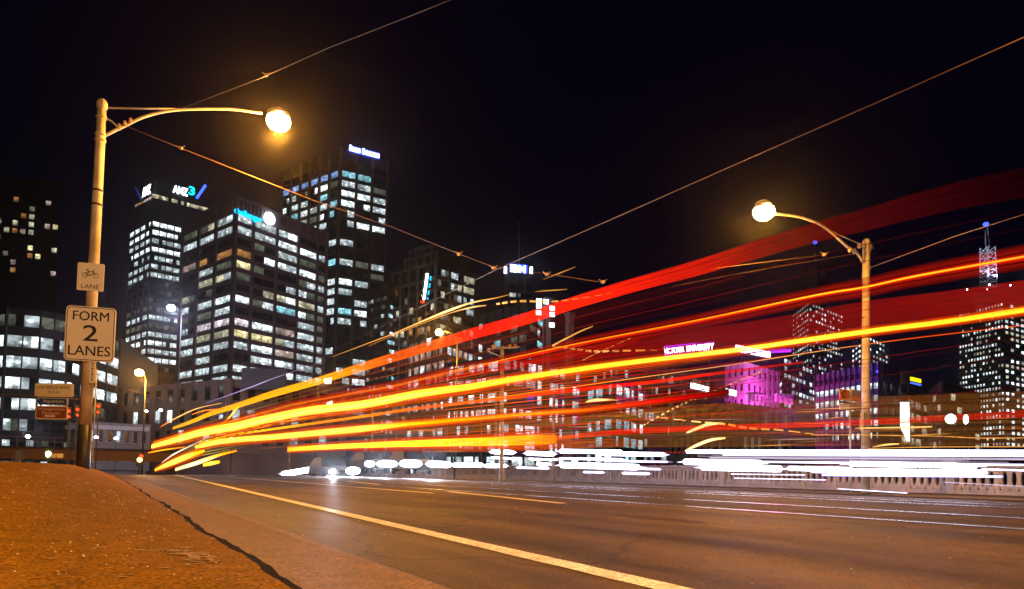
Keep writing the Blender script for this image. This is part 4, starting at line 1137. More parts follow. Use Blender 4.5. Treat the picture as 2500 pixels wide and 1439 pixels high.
bar('hanger', CONC_B, at_depth(100, 940, Zs + .12), at_depth(100, 1024, Zs + .12), .06, gt)
bar('hanger', CONC_B, at_depth(156, 940, Zs + .12), at_depth(156, 1024, Zs + .12), .06, gt)
bar('gantry_post', CONC_B, at_depth(-60, 955, Zs + .1), at_depth(-56, 1180, Zs + .1), .15, gt)

# traffic signals
def signal(px, py, Z, lights, lb, poleb=1100, grp='red traffic signals behind the near post'):
    P = at_depth(px, py, Z); t = empty('traffic_light', (P.x, P.y, -3), lb, 'traffic light', grp)
    box('signal_case', BLACKP, frame_mat(P + Vector((0, .25, -.1)), Vector((1, 0, 0)), Vector((0, 1, 0)), .55, .3, 1.3 * Z / 75), t)
    for (dx, dy, m, r) in lights:
        ellipsoid('signal_lens', m, at_depth(px + dx, py + dy, Z - .15), r, r, r, t, 10, 6)
    bar('signal_pole', BLACKP, P - Vector((0, -.25, .5)), (P.x, P.y + .25, -3), .12, t)
signal(168, 1006, 75, ((0, -2, RED_L, .17), (0, 12, RED_L, .13)), 'red traffic signal beside the brown museum sign')
signal(189, 1002, 75, ((0, -2, RED_L, .17), (0, 12, RED_L, .13)), 'red traffic signal touching the left side of the near post')
signal(240, 995, 75, ((0, -3, RED_L, .17), (-1, 12, RED_L, .13)), 'red traffic signal right of the near post')
signal(118, 1108, 70, ((0, 0, GREEN_L, .26), (-1, 4, GREEN_L, .2)), 'green yellow signal light at the crest left of the near post', grp='low signals at the crest')
signal(341, 1122, 62, ((0, 1, AMBER_L, .22), (4, -8, RED_L, .17)), 'amber and red signal light at the crest right of the near post', grp='low signals at the crest')
P = at_depth(138, 1113, 72); ps = empty('small_plate', P, 'small white plate beside the green yellow signal', 'sign')
box('plate_face', SIGNW, frame_mat(P, r0, Vector((0, 1, 0)), 1.2, .05, .45), ps); bar('plate_post', BLACKP, P, P - Vector((0, 0, 3)), .06, ps)

# tram stop sign across the road
Yt = at_depth(2075, 1180, 22.4).y
ts = empty('tram_stop_sign', on_y(2076, 1200, Yt), 'orange and cream tram stop flag sign on a thin post by the right lamp post', 'tram stop sign')
tube('post', STEEL, [on_y(2078, 1203, Yt), on_y(2075, 950, Yt)], .035, ts, 8)
def flag(x0, x1, y0, y1, mat, nm, dy=0):
    a, b = on_y(x0, (y0 + y1) / 2, Yt + dy), on_y(x1, (y0 + y1) / 2, Yt + dy); h = (y1 - y0) * depth(a) / F
    return box(nm, mat, frame_mat((a + b) / 2, Vector((1, 0, 0)), Vector((0, 1, 0)), (b - a).length, .03, h), ts)
flag(2050, 2072, 951, 978, SIGNOR, 'sign_panel'); flag(2050, 2072, 980, 985, SIGNB, 'sign_panel'); flag(2050, 2072, 986, 1002, SIGNW, 'sign_panel')
CREAM = pmat('cream_panel', (.45, .36, .24), .6); OLIVE = pmat('olive_panel', (.12, .12, .03), .6)
flag(2079, 2099, 953, 966, CREAM, 'side_panel'); flag(2079, 2099, 967, 981, SIGNOR, 'side_panel'); flag(2079, 2099, 983, 1003, CREAM, 'side_panel'); flag(2079, 2099, 1005, 1021, OLIVE, 'side_panel')
cc = on_y(2061, 963, Yt - .03)
tube('emblem', SIGNB, [cc + Vector((.085 * math.cos(a), 0, .1 * math.sin(a))) for a in [math.radians(50 + 26 * k) for k in range(11)]], .018, ts, 6)

# ------------------------------------------------------------------ person by the crest at the left
def person():
    J = {'pelvis': (0, 0, .92), 'spine': (0, -.03, 1.15), 'chest': (0, -.02, 1.36), 'neck': (0, 0, 1.5), 'head': (0, -.02, 1.6), 'top': (0, -.02, 1.72),
         'ls': (-.18, 0, 1.42), 'le': (-.24, .06, 1.14), 'lh': (-.24, -.08, .92), 'rs': (.18, 0, 1.42), 're': (.25, -.04, 1.15), 'rh': (.22, -.2, .98),
         'lp': (-.09, 0, .88), 'lk': (-.1, -.12, .5), 'la': (-.1, .02, .08), 'lt': (-.1, -.16, .04), 'rp': (.09, 0, .88), 'rk': (.1, .06, .48), 'ra': (.1, .26, .1), 'rt': (.1, .12, .03)}
    rad = {'pelvis': .15, 'spine': .14, 'chest': .16, 'neck': .055, 'head': .095, 'top': .07, 'ls': .07, 'le': .05, 'lh': .035, 'rs': .07, 're': .05, 'rh': .035, 'lp': .1, 'lk': .07, 'la': .045, 'lt': .035, 'rp': .1, 'rk': .07, 'ra': .045, 'rt': .035}
    ks = list(J); E = [('pelvis', 'spine'), ('spine', 'chest'), ('chest', 'neck'), ('neck', 'head'), ('head', 'top'), ('chest', 'ls'), ('ls', 'le'), ('le', 'lh'), ('chest', 'rs'), ('rs', 're'), ('re', 'rh'), ('pelvis', 'lp'), ('lp', 'lk'), ('lk', 'la'), ('la', 'lt'), ('pelvis', 'rp'), ('rp', 'rk'), ('rk', 'ra'), ('ra', 'rt')]
    me = bpy.data.meshes.new('body'); me.from_pydata([J[k] for k in ks], [(ks.index(a), ks.index(b)) for a, b in E], [])
    o = bpy.data.objects.new('body', me); COL.objects.link(o)
    import bmesh
    bm = bmesh.new(); bm.from_mesh(me); bm.verts.layers.skin.verify(); bm.to_mesh(me); bm.free()
    for i, k in enumerate(ks): me.skin_vertices[0].data[i].radius = (rad[k], rad[k])
    me.skin_vertices[0].data[0].use_root = True
    o.modifiers.new('s', 'SKIN'); sb = o.modifiers.new('b', 'SUBSURF'); sb.levels = sb.render_levels = 1
    return o
P = at_depth(42, 1130, 40)
try:
    bo = person()
    pe = empty('person', (P.x, P.y, foot_z(P.x, P.y) if False else at_depth(42, 1093, 40).z - 1.74), 'person in a pale blue jacket walking beyond the crest at the left edge', 'person')
    JK = pmat('pale_blue_jacket', (.3, .33, .5), .8)
    bo.data.materials.append(JK); bo.parent = pe
    hr = ellipsoid('hair', BARK, Vector(pe.location) + Vector((0, .0, 1.66)), .10, .11, .11, pe, 10, 8)
except Exception as ex:
    print('person', ex)

# ------------------------------------------------------------------ cars behind the headlights
def car(label, P, zroad, lampz, w_=1.75, tall=1.45):
    t = empty('car', (P.x, P.y, zroad), label, 'car', 'oncoming cars with headlights on')
    X, Y, z = P.x, P.y, zroad
    prof = [(0, .35), (0, lampz + .12), (.25, lampz + .22), (1.2, lampz + .32), (1.9, tall - .04), (2.9, tall), (3.7, tall - .08), (4.3, lampz + .35), (4.4, .4)]
    vs, fs = [], []
    for s, k in ((-1, 1), (1, 1)):
        for (y, h) in prof:
            inset = .14 if h > tall - .2 else 0
            vs.append((X + s * (w_ / 2 - inset), Y + y, z + h))
    N = len(prof)
    fs = [tuple(range(N)), tuple(range(2 * N - 1, N - 1, -1))] + [(k, N + k, N + (k + 1) % N, (k + 1) % N) for k in range(N)]
    loc_child(mesh_obj('body', vs, fs, CARP), t)
    a = [(X - w_ / 2 + .2, Y + 1.25, z + lampz + .36), (X + w_ / 2 - .2, Y + 1.25, z + lampz + .36), (X + w_ / 2 - .28, Y + 1.86, z + tall - .04), (X - w_ / 2 + .28, Y + 1.86, z + tall - .04)]
    a = [Vector(q) + Vector((0, -.03, .02)) for q in a]
    loc_child(mesh_obj('windscreen', a, [(0, 1, 2, 3)], WM['.']), t)
    for sx in (-1, 1):
        for yy in (.85, 3.5):
            c = Vector((X + sx * (w_ / 2 - .08), Y + yy, z + .32))
            tube('wheel', RUBBER, [c - Vector((.1, 0, 0)), c + Vector((.1, 0, 0))], .32, t, 14)
        ellipsoid('headlight', HEAD_L, (X + sx * (w_ / 2 - .3), Y - .02, z + lampz), .21, .10, .17, t, 12, 8)
        light('headlight_beam', 'SPOT', (X + sx * (w_ / 2 - .3), Y - .25, z + lampz), (.78, .84, 1.0), 5000, .08, target=(X * .7, Y - 20, z - .3), spot=80, root=t)
    box('bumper', BLACKP, frame_mat(Vector((X, Y - .04, z + .4)), Vector((1, 0, 0)), Vector((0, 1, 0)), w_ * .94, .1, .2), t)
    box('grille', BLACKP, frame_mat(Vector((X, Y - .03, z + lampz - .02)), Vector((1, 0, 0)), Vector((0, 1, 0)), w_ * .4, .08, .16), t)
for (x, y, Xl, lb, lampz) in ((834, 1154, 12.6, 'dark oncoming car with the leftmost and lowest headlights', .52), (925, 1134, 18.5, 'dark oncoming car second from the left behind white headlights', .72), (1034, 1133, 18.5, 'dark oncoming car nearest to the tram pole behind white headlights', .72)):
    P = on_x(x, y, Xl); car(lb, P, P.z - lampz, lampz, tall=1.45 if lampz < .7 else 1.7)

# ------------------------------------------------------------------ overhead wires
def wire(lb, pts, r, grp='tram wires'):
    P = [at_depth(x, y, Z) for (x, y, Z) in pts]
    o = tube('overhead_wire', WIRE, P, r, None, 5); return tag(o, lb, 'wire', grp)
wire('longest wire rising from the towers to the upper right corner', [(740, 897, 60), (826, 850, 44), (963, 782, 32), (1064, 731, 25), (1220, 655, 19), (1500, 533, 13), (1850, 378, 9), (2200, 225, 7), (2560, 65, 5.8)], .006)
wire('span wire falling from the near post towards the pole with the T arm', [(300, 305, 15.3), (440, 362, 16), (600, 425, 17), (760, 488, 18), (960, 556, 20), (1120, 620, 21.5), (1214, 656, 22.5), (1330, 668, 23), (1470, 690, 24)], .009)
wire('wire crossing the sky at the right above the red trails', [(2122, 655, 23.6), (2330, 578, 18), (2560, 505, 14)], .010)
wire('faint wire over the near lamp towards the top edge', [(440, 267, 16), (640, 190, 12), (800, 118, 10), (1000, 40, 8), (1300, -80, 6)], .0035)
wire('short wire from the upper red trail to the right mast', [(1600, 694, 24), (1750, 655, 24), (2020, 622, 24)], .014)
wire('dim wire below the short wire', [(1640, 700, 26), (1850, 660, 26), (2100, 618, 24)], .007)
wire('thin wire near the distant sodium lamp at the left', [(255, 935, 60), (340, 960, 66), (400, 975, 70)], .03)
for (x, y, Z, lb) in ((650, 184, 12, 'wire clamp beside the near lamp'), (441, 362, 16, 'insulator on the span wire nearest the near post'), (1120, 621, 21.5, 'insulator on the span wire in front of the crowned building'), (1205, 655, 22, 'wire junction left of the three letter sign'), (1335, 670, 23, 'wire clamp right of the three letter sign'), (1472, 689, 24, 'wire junction above the upper red trail'), (2012, 622, 24, 'wire clamp below the mast tip at the right')):
    P = at_depth(x, y, Z); t = empty('wire_clamp', P, lb, 'clamp', 'wire clamps')
    ellipsoid('insulator', bpy.data.materials['ceramic'], P, .05 * Z / 16, .05 * Z / 16, .04 * Z / 16, t, 8, 6)
    for s in (-1, 1): bar('claw', WIRE, P, P + r0 * (.12 * s * Z / 20) + Vector((0, 0, .08 * Z / 20)), .022, t)

# ------------------------------------------------------------------ light trails: glowing tubes standing in the lanes they were driven in
TM, tt, tb_ = new_mat('trail_light'); tt.nodes.remove(tb_)
at_ = tt.nodes.new('ShaderNodeAttribute'); at_.attribute_name = 'glow'
em_ = tt.nodes.new('ShaderNodeEmission'); em_.inputs[1].default_value = 1.0
tt.links.new(at_.outputs['Color'], em_.inputs[0]); tt.links.new(em_.outputs[0], tt.nodes['Material Output'].inputs[0])
TM.cycles.emission_sampling = 'NONE'
TMW = TM.copy(); TMW.name = 'trail_light_white'; TMW.cycles.emission_sampling = 'FRONT_BACK'
def lane_fan(x):   # the bus swings out from the kerb lane
    return (3.0 + 4.0 * smooth(380, 1250, x))
def trail(label, pts, n=1, fill=.8, prof='flat', lane=lane_fan, mat=None, dash=None, seg=5, sub=5, group='long light trails of passing vehicles', jit=0.0, name='light_trail', dseed=1, halo=None, wtype=False):
    """pts: (x, y, half width in px, (r,g,b)); n parallel strands across the band"""
    flat = [(x, y, hw, *c) for (x, y, hw, c) in pts]
    C_ = cat_rom(flat, sub)
    V, Fc, colr = [], [], []
    rj = random.Random(dseed + len(pts))
    hwmax = max(p[2] for p in pts)
    white = name == 'headlight_trail'
    if wtype and hwmax > 2.2:   # an overexposed core with thin streaks running past its ends
        n = 1; fill = .85; seg = 12; prof = 'flat'
    elif n == 1 and hwmax > 2.2 and not dash:
        n = 7 if hwmax < 6 else 10; fill = 1.25; jit = .45; prof = 'core'
    strands = [((0 if n == 1 else (-1 + 2 * (i + .5) / n)), None) for i in range(n)]
    if wtype and hwmax > 2.2: strands += [(rj.uniform(-1.25, 1.25), 'thin') for _ in range(9)]
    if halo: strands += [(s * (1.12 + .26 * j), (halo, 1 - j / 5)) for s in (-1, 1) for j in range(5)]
    for (o, hl) in strands:
        g = 1.0 if prof == 'flat' else math.exp(-(o * 1.7) ** 2) if prof == 'g' else (1.25 - .95 * abs(o) ** 1.5)
        ph, fq = rj.uniform(0, 6), rj.uniform(.010, .03)
        g *= 1 + rj.uniform(-jit, jit)
        P, rad, cl = [], [], []
        M_ = len(C_); k0_, k1_ = 0, M_; xm_ = (pts[0][0] + pts[-1][0]) / 2; sx_ = rj.uniform(-.15, .18) if pts[-1][0] < 2400 else 0
        if white and n > 1 and not hl and M_ > 10:
            k0_ = rj.choice((0, 0, 1, 2)); k1_ = M_ - rj.choice((0, 0, 1, 2))
        for (x, y, hw, a, b, c) in C_[k0_:k1_]:
            fl_ = 1 + .16 * math.sin(x * fq * 3 + ph) + .10 * math.sin(x * fq * 11 + 2 * ph)
            a, b, c = a * fl_, b * fl_, c * fl_
            yy = y + o * hw + (.045 * hw * math.sin(x * fq + ph) if prof == 'core' else 0)
            if hl == 'thin':
                xe = x + (x - xm_) * sx_
                X = lane
                Q = on_x(xe, yy + (xe - x) * .004, X); P.append(Q); rad.append(max(.0008, .55 * depth(Q) / F * min(1, hw / hwmax))); cl.append((a * .22, b * .21, c * .24)); continue
            if hl:
                hc, hf = hl; lum = min(1, (a + b) / (20 if white else 2.5)) * hf
                X = lane(x) if callable(lane) else lane
                Q = on_x(x, yy, X) if not isinstance(X, tuple) else at_depth(x, yy, X[0])
                P.append(Q); rad.append(max(.0008, hw * depth(Q) / F * .07)); cl.append((hc[0] * lum, hc[1] * lum, hc[2] * lum)); continue
            X = lane(x) if callable(lane) else lane
            Q = on_x(x, yy, X) if not isinstance(X, tuple) else at_depth(x, yy, X[0])
            P.append(Q); k = depth(Q) / F
            rad.append(max(.0008, hw * k * (fill if n == 1 else fill / n))); cl.append((max(0, a) * g, max(0, b) * g, max(0, c) * g))
        runs = [(0, len(P))]
        if dash:
            runs = []; k = 0
            while k < len(P) - 1:
                runs.append((k, min(len(P), k + dash[0] + 1))); k += dash[0] + dash[1]
        for (s0, s1) in runs:
            if s1 - s0 < 2: continue
            vs, fs = tube_geo(P[s0:s1], rad[s0:s1], seg)
            k0 = len(V); V += vs; Fc += [tuple(k0 + q for q in f) for f in fs]
            for j in range(s0, s1): colr += [cl[j]] * seg
    if dash:
        root = empty(name, P[0], label, 'light trail', group); rsz = dash[0] + 1
        k = 0
        for (s0, s1) in runs:
            if s1 - s0 < 2: continue
            vs, fs = tube_geo(P[s0:s1], rad[s0:s1], seg)
            o_ = loc_child(mesh_obj('light_dash', vs, fs, mat or TM, smooth_=True), root)
            ca = o_.data.color_attributes.new('glow', 'FLOAT_COLOR', 'POINT'); buf = []
            for j in range(s0, s1): buf += list(cl[j]) * 0 + [cl[j][0], cl[j][1], cl[j][2], 1.0] * seg
            ca.data.foreach_set('color', buf)
        return root
    o_ = mesh_obj(name, V, Fc, mat or TM, smooth_=True)
    ca = o_.data.color_attributes.new('glow', 'FLOAT_COLOR', 'POINT')
    buf = []
    for c in colr: buf += [c[0], c[1], c[2], 1.0]
    ca.data.foreach_set('color', buf)
    return tag(o_, label, 'light trail', group)
YW, YL, OR, OR2, RD, RD2, DR = (3.6, 1.9, .14), (2.1, .82, .01), (1.9, .42, .008), (1.5, .17, .006), (1.25, .02, .003), (.7, .008, .004), (.14, .003, .004)
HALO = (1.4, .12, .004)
def mul(c, k): return tuple(q * k for q in c)
trail('topmost ribbed trail turning from yellow to wide dim red', [(422, 1046, 3, YL), (470, 1029, 5, YL), (518, 1009, 6, YL), (584, 989, 7, YL), (663, 963, 8.5, YL), (768, 933, 9.5, YL), (880, 898, 11, OR), (963, 872, 12, OR2), (1055, 844, 13, OR2), (1147, 817, 14, mul(RD, 1.6)), (1269, 783, 15, mul(RD, 1.7)), (1392, 743, 16, mul(RD, 1.6)), (1480, 716, 17, mul(RD, 1.4)), (1600, 682, 18, RD), (1700, 655, 20, mul(RD, .8)), (1860, 606, 23, mul(RD2, .5)), (2020, 560, 26, mul(RD2, .22)), (2116, 536, 28, mul(DR, .7)), (2244, 501, 32, mul(DR, .45)), (2400, 465, 36, mul(DR, .2)), (2540, 440, 38, mul(DR, .1))], n=17, fill=.62, jit=.30)
trail('second trail down, orange cored with red edges', [(375, 1080, 2.5, YL), (449, 1059, 3, YL), (557, 1031, 3.5, YL), (623, 1013, 4, OR), (702, 992, 5, OR), (782, 976, 5.5, OR2), (880, 957, 6, OR2), (963, 942, 6, OR2), (1086, 912, 6.5, OR2), (1223, 884, 7, RD), (1392, 846, 8, RD), (1480, 828, 8, RD), (1700, 786, 9, RD), (1988, 724, 10, RD), (2110, 703, 11, RD), (2244, 674, 12, RD), (2540, 621, 14, RD)], n=11, fill=.75, prof='g', halo=(1.0, .02, .003))
trail('thin orange core inside the second trail', [(1100, 908, 1.2, OR), (1392, 843, 1.6, OR), (1700, 783, 2.0, OR), (1988, 722, 2.4, (2.4, .75, .02)), (2110, 702, 2.4, (2.4, .75, .02)), (2244, 673, 2.6, (2.4, .75, .02)), (2540, 620, 3.0, (2.2, .5, .02))], lane=lambda x: lane_fan(x) - .05)
trail('brightest and thickest yellow trail', [(370, 1091, 5, YW), (449, 1069, 8, YW), (491, 1057, 9, YW), (570, 1043, 10, YW), (650, 1024, 10, YW), (755, 1004, 10, YW), (880, 989, 10, YW), (1025, 962, 9, (3.6, 2.0, .1)), (1147, 945, 8, (3.2, 1.6, .05)), (1269, 924, 7, (3.0, 1.4, .04)), (1480, 893, 6, (3.0, 1.4, .04)), (1700, 867, 5.5, (3.2, 1.7, .08)), (1828, 851, 5.5, (3.2, 1.9, .1)), (2110, 811, 6, (3.2, 1.7, .05)), (2308, 786, 6, (3.0, 1.3, .03)), (2540, 752, 7, (2.8, 1.0, .03))], fill=.9, halo=HALO)
trail('orange red fringe around the brightest yellow trail', [(600, 1037, 12, OR), (880, 992, 16, OR), (1147, 950, 17, OR2), (1269, 930, 18, OR2), (1480, 900, 20, OR2), (1700, 873, 17, OR2), (1900, 845, 13, RD), (2110, 815, 12, RD), (2540, 757, 13, RD)], n=9, fill=.42, prof='g', lane=lambda x: lane_fan(x) + .10)
trail('wide faint red veil above the brightest trail', [(1180, 905, 6, mul(RD, .3)), (1480, 864, 20, mul(RD, .36)), (1700, 830, 26, mul(RD, .36)), (1900, 803, 29, mul(RD, .33)), (2110, 769, 33, mul(RD, .36)), (2308, 745, 34, mul(RD, .42)), (2540, 712, 34, mul(RD, .5))], n=34, fill=.40, lane=lambda x: lane_fan(x) + .2, jit=.25, seg=4)
trail('thin dim trail under the second trail', [(900, 962, 3, mul(RD, .7)), (1147, 915, 5, mul(RD, .7)), (1392, 866, 7, mul(RD, .5)), (1560, 832, 5, mul(RD, .3))], n=4, fill=.5)
trail('yellow trail fifth from the top', [(477, 1093, 5, YW), (544, 1078, 6.5, YW), (676, 1067, 7, YW), (780, 1057, 7.5, YW), (880, 1048, 7.5, YW), (1000, 1036, 6, YL), (1180, 1021, 5, OR), (1308, 1010, 4.5, OR), (1436, 1001, 4, OR2), (1563, 985, 5, RD), (1780, 958, 6, mul(RD, .12))], fill=.85, halo=HALO)
trail('red fringe of the fifth trail', [(880, 1052, 8, OR2), (1180, 1024, 11, OR2), (1308, 1012, 12, RD), (1436, 1000, 13, mul(RD, .8)), (1563, 984, 14, mul(RD, .6)), (1780, 955, 14, mul(RD, .25))], n=7, fill=.45, prof='g', lane=lambda x: lane_fan(x) + .1)
trail('thin orange trail between the two yellow ones', [(486, 1082, 2, YL), (570, 1062, 2.6, YL), (676, 1047, 3, YL), (780, 1032, 3, OR), (880, 1018, 3.4, OR), (1030, 996, 3.6, OR2), (1180, 979, 4, OR2), (1404, 953, 4.6, RD), (1595, 933, 4.4, RD), (1780, 908, 3.6, mul(RD, .7)), (1960, 885, 2.5, mul(RD, .4))], n=3, fill=.8)
trail('lowest yellow trail ending in a broad orange tip', [(702, 1098, 5, YL), (780, 1093, 5.5, (3, 1.8, .05)), (880, 1088, 6, (3, 1.8, .05)), (1030, 1083, 8, (3, 1.5, .03)), (1180, 1079, 10, (2.6, 1.0, .02)), (1290, 1075, 12, (2.2, .6, .01)), (1352, 1073, 11, mul(OR, .7)), (1362, 1073, 10, mul(OR2, .2))], n=8, fill=.8, halo=HALO)
trail('pale red veil below the lowest yellow trail', [(860, 1100, 4, mul(RD, .4)), (1180, 1094, 10, mul(OR2, .5)), (1358, 1086, 12, mul(OR2, .5)), (1560, 1080, 9, mul(OR2, .25))], n=6, fill=.4, lane=lambda x: lane_fan(x) + .2)
trail('lowest red trail running to the right edge', [(1356, 1070, 5, OR2), (1480, 1058, 6, RD), (1600, 1050, 7, RD), (1780, 1044, 7, RD), (1980, 1037, 7, mul(RD, .85)), (2194, 1027, 7, mul(RD, .7)), (2540, 1009, 9, mul(RD, .55))], n=6, fill=.55)
trail('thin tawny trail over the blue banded office', [(1180, 975, .9, OR), (1400, 945, 1.0, OR), (1600, 917, 1.0, (1.4, .55, .12)), (1780, 892, 1.0, (1.6, .65, .16)), (2000, 858, 1.0, (1.4, .5, .1)), (2200, 830, 1.0, OR2), (2540, 790, 1.0, OR2)], lane=6.5)
trail('short steep yellow trail at the road crest', [(378, 1148, 3, YL), (410, 1134, 6, YW), (449, 1118, 7, YW), (480, 1107, 6, YL), (499, 1101, 3, YL)], lane=3.0, halo=HALO, group='fan of trails at the crest')
trail('pale yellow trail beside the short steep one', [(428, 1147, 4, (1.6, 1.1, .5)), (470, 1134, 5, (3, 2.2, .8)), (499, 1124, 5, (3, 2.0, .5)), (540, 1110, 3.5, YL), (578, 1101, 2, OR)], lane=3.3, group='fan of trails at the crest')
trail('thin whitish trail arching above the steep ones', [(396, 1130, 1.6, (1, .8, .6)), (420, 1112, 2.2, (1.4, 1.1, .8)), (449, 1097, 2.2, (1.2, .9, .6)), (480, 1082, 1.8, (.8, .6, .4)), (515, 1065, 1, (.4, .3, .2))], lane=3.0, group='fan of trails at the crest')
trail('stubby yellow dash low at the crest', [(496, 1136, 4, YL), (515, 1132, 5, YW), (536, 1128, 4, YL)], lane=3.6, group='fan of trails at the crest')
trail('short yellow stroke at the left end of the trails', [(362, 1106, 1.5, OR), (400, 1099, 2.2, YL), (450, 1092, 1.6, OR)], lane=2.8, group='fan of trails at the crest')
trail('thin orange outline over the left end of the trails', [(393, 1042, 1.0, OR2), (428, 1022, 1.8, (1.8, .9, .2)), (481, 998, 1.4, (1.6, .7, .15)), (540, 985, 1.2, (1, .45, .1))], lane=3.0, group='fan of trails at the crest')
trail('wavering thin gold trail near the outline', [(470, 1012, 1.2, OR), (500, 1003, 1.8, OR), (545, 998, 1.0, OR2)], lane=3.2, group='fan of trails at the crest')
trail('faint lilac outline above the yellow trails', [(500, 986, .8, (.25, .15, .3)), (560, 965, 1.3, (.5, .35, .7)), (620, 943, 1.4, (.6, .45, .8)), (663, 926, 1.2, (.5, .35, .6)), (742, 899, .8, (.2, .1, .2)), (800, 880, .6, (.1, .05, .06))], lane=4.2, group='fan of trails at the crest')
trail('slanting yellow stroke through the second trail', [(538, 1036, 1.5, OR), (556, 1024, 3, YL), (570, 1008, 3.4, (2.4, 1.5, .2)), (583, 993, 2.4, YL)], lane=4.2, group='fan of trails at the crest')
fanr = random.Random(6)
for k in range(7):
    y0 = 1128 - k * 7; 
    trail('soft olive streak at the crest, %s of the seven' % ['lowest', 'second lowest', 'third lowest', 'middle one', 'third highest', 'second highest', 'highest'][k],
          [(400 + k * 6, 1140 - k * 7, 1, (.15, .08, .01)), (480 + k * 8, 1115 - k * 8, 2.2, (.45, .28, .05)), (600 + k * 6, 1092 - k * 7, 1.2, (.1, .05, .01))], lane=3.8, group='soft olive streaks of the fan')
# ropes of dashed light from lamps seen through the shaken lens path
def rope(lb, pts, Z, dash=(1, 1), sub=9):
    return trail(lb, pts, lane=(Z,), dash=dash, sub=sub, group='dashed ropes of light', seg=5)
PALE = (1.7, .95, .28); PO = (1.2, .48, .08)
trail('pale gold trail sweeping over the nearer sodium lamp', [(810, 872, .8, mul(PO, .4)), (900, 838, 1.1, PO), (963, 814, 1.6, PO), (1040, 781, 2.4, PALE), (1100, 757, 3.2, (2.4, 1.6, .6)), (1150, 740, 2.2, PALE), (1210, 728, 1.2, PO), (1254, 717, .8, mul(PO, .5))], lane=(30,), group='dashed ropes of light')
trail('thin gold trail below the pale gold one', [(900, 845, .8, mul(PO, .4)), (1000, 803, 1, PO), (1090, 768, 1.4, PO), (1147, 752, 2.2, PALE), (1187, 746, 1.6, PO)], lane=(30,), group='dashed ropes of light')
rope('dashed gold rope crossing the lit panel mast', [(1212, 743, 3, PALE), (1269, 736, 3.4, PO), (1346, 737, 2.6, PO), (1422, 728, 1.8, PO), (1500, 715, 1, mul(PO, .5))], 26, (2, 1))
rope('dashed gold rope right of the T arm pole', [(1350, 846, 2.6, PALE), (1392, 851, 3.4, PO), (1450, 858, 3.6, PALE), (1520, 857, 3, PO), (1610, 855, 2, PO)], 24, (2, 1))
trail('gold stroke rising from the rope by the T arm pole', [(1348, 845, 3, PALE), (1380, 828, 2.4, PO), (1420, 808, 2.2, PO), (1448, 797, 1.2, PO)], lane=(24,), group='dashed ropes of light')
trail('thin gold stroke slanting over the second trail', [(1420, 881, 1, PO), (1480, 852, 1.2, PO), (1540, 826, 1, PO)], lane=(24,), group='dashed ropes of light')
rope('dashed rope climbing to the violet lit building', [(1572, 1038, 2.2, PALE), (1640, 1000, 2.6, PALE), (1706, 970, 2.2, PALE), (1780, 940, 2.4, PO), (1860, 907, 2.0, PALE)], 20, (1, 1), 12)
rope('dashed rope descending left of the tram stop sign', [(1612, 1020, 2, PO), (1700, 1030, 2.4, PALE), (1770, 1036, 3.2, PO), (1830, 1046, 3.6, PO), (1900, 1050, 2.2, PO), (1985, 1060, 1.2, PO)], 20, (2, 1), 7)
trail('pale yellow brush stroke, the upper one', [(1676, 1057, 2, PALE), (1695, 1049, 4.5, (2.6, 1.7, .5)), (1730, 1037, 4, (2.6, 1.7, .5)), (1764, 1034, 2, PALE)], lane=(20,), group='dashed ropes of light')
trail('pale yellow brush stroke, the lower one', [(1672, 1101, 1.4, PALE), (1700, 1088, 4.2, (2.6, 1.8, .7)), (1735, 1075, 3.8, (2.6, 1.8, .7)), (1771, 1070, 2, PALE)], lane=(20,), group='dashed ropes of light')
trail('yellow brush stroke over the glass corner office', [(1430, 982, 1.5, PALE), (1455, 977, 4, (2.6, 1.8, .6)), (1510, 977, 1.2, PO)], lane=(24,), group='dashed ropes of light')
trail('straight gold line by the white banner', [(2088, 1046, 1.2, PO), (2150, 1045, 1.8, PALE), (2275, 1042, 1.6, PALE)], lane=(20,), group='dashed ropes of light')
trail('long thin gold line right of the tram stop', [(1980, 1062, 1, PO), (2150, 1063, 1, PO), (2300, 1066, 1.2, PO), (2400, 1070, 1.6, PO), (2540, 1069, .8, PO)], lane=(20,), group='dashed ropes of light')
trail('long thin gold line above the white headlight band', [(2120, 1096, 1, PO), (2250, 1092, 1.1, PO), (2540, 1091, 1.2, PO)], lane=(20,), group='dashed ropes of light')
trail('short gold wisp under the tram stop sign', [(2130, 1092, 1, PO), (2165, 1086, 2.4, PALE), (2195, 1084, 1.2, PALE)], lane=(20,), group='dashed ropes of light')
trail('red dotted line between the white headlight bars', [(1620, 1105, 1.2, RD), (1660, 1105, 1.2, RD), (1704, 1104, 1.2, RD)], lane=(28,), dash=(1, 1), sub=9, group='dashed ropes of light')
trail('faint amber wisp left of the upper red trail', [(1325, 683, .8, mul(PO, .3)), (1365, 668, 2, mul(PO, .5)), (1405, 652, .8, mul(PO, .3))], lane=(24,), group='faint amber wisps')
trail('faint amber wisp under the three letter sign', [(1305, 713, 1, mul(PO, .3)), (1340, 710, 2, mul(PO, .7)), (1385, 707, 1, mul(PO, .3))], lane=(24,), group='faint amber wisps')
wr = random.Random(33)
LMK = [(1100, 'left of the T arm pole'), (1300, 'at the T arm pole'), (1440, 'over the strip lit office'), (1600, 'over the glass corner office'), (1780, 'over the arcaded station'), (1960, 'under the violet lit building'), (2100, 'at the tram stop sign'), (2220, 'at the white banner'), (2600, 'under the round globe lamps')]
WISP = []
ORD = ['highest', 'second highest', 'third highest', 'fourth highest', 'fifth highest', 'sixth highest', 'seventh highest', 'eighth highest', 'ninth highest', 'tenth highest', 'eleventh highest', 'twelfth highest']
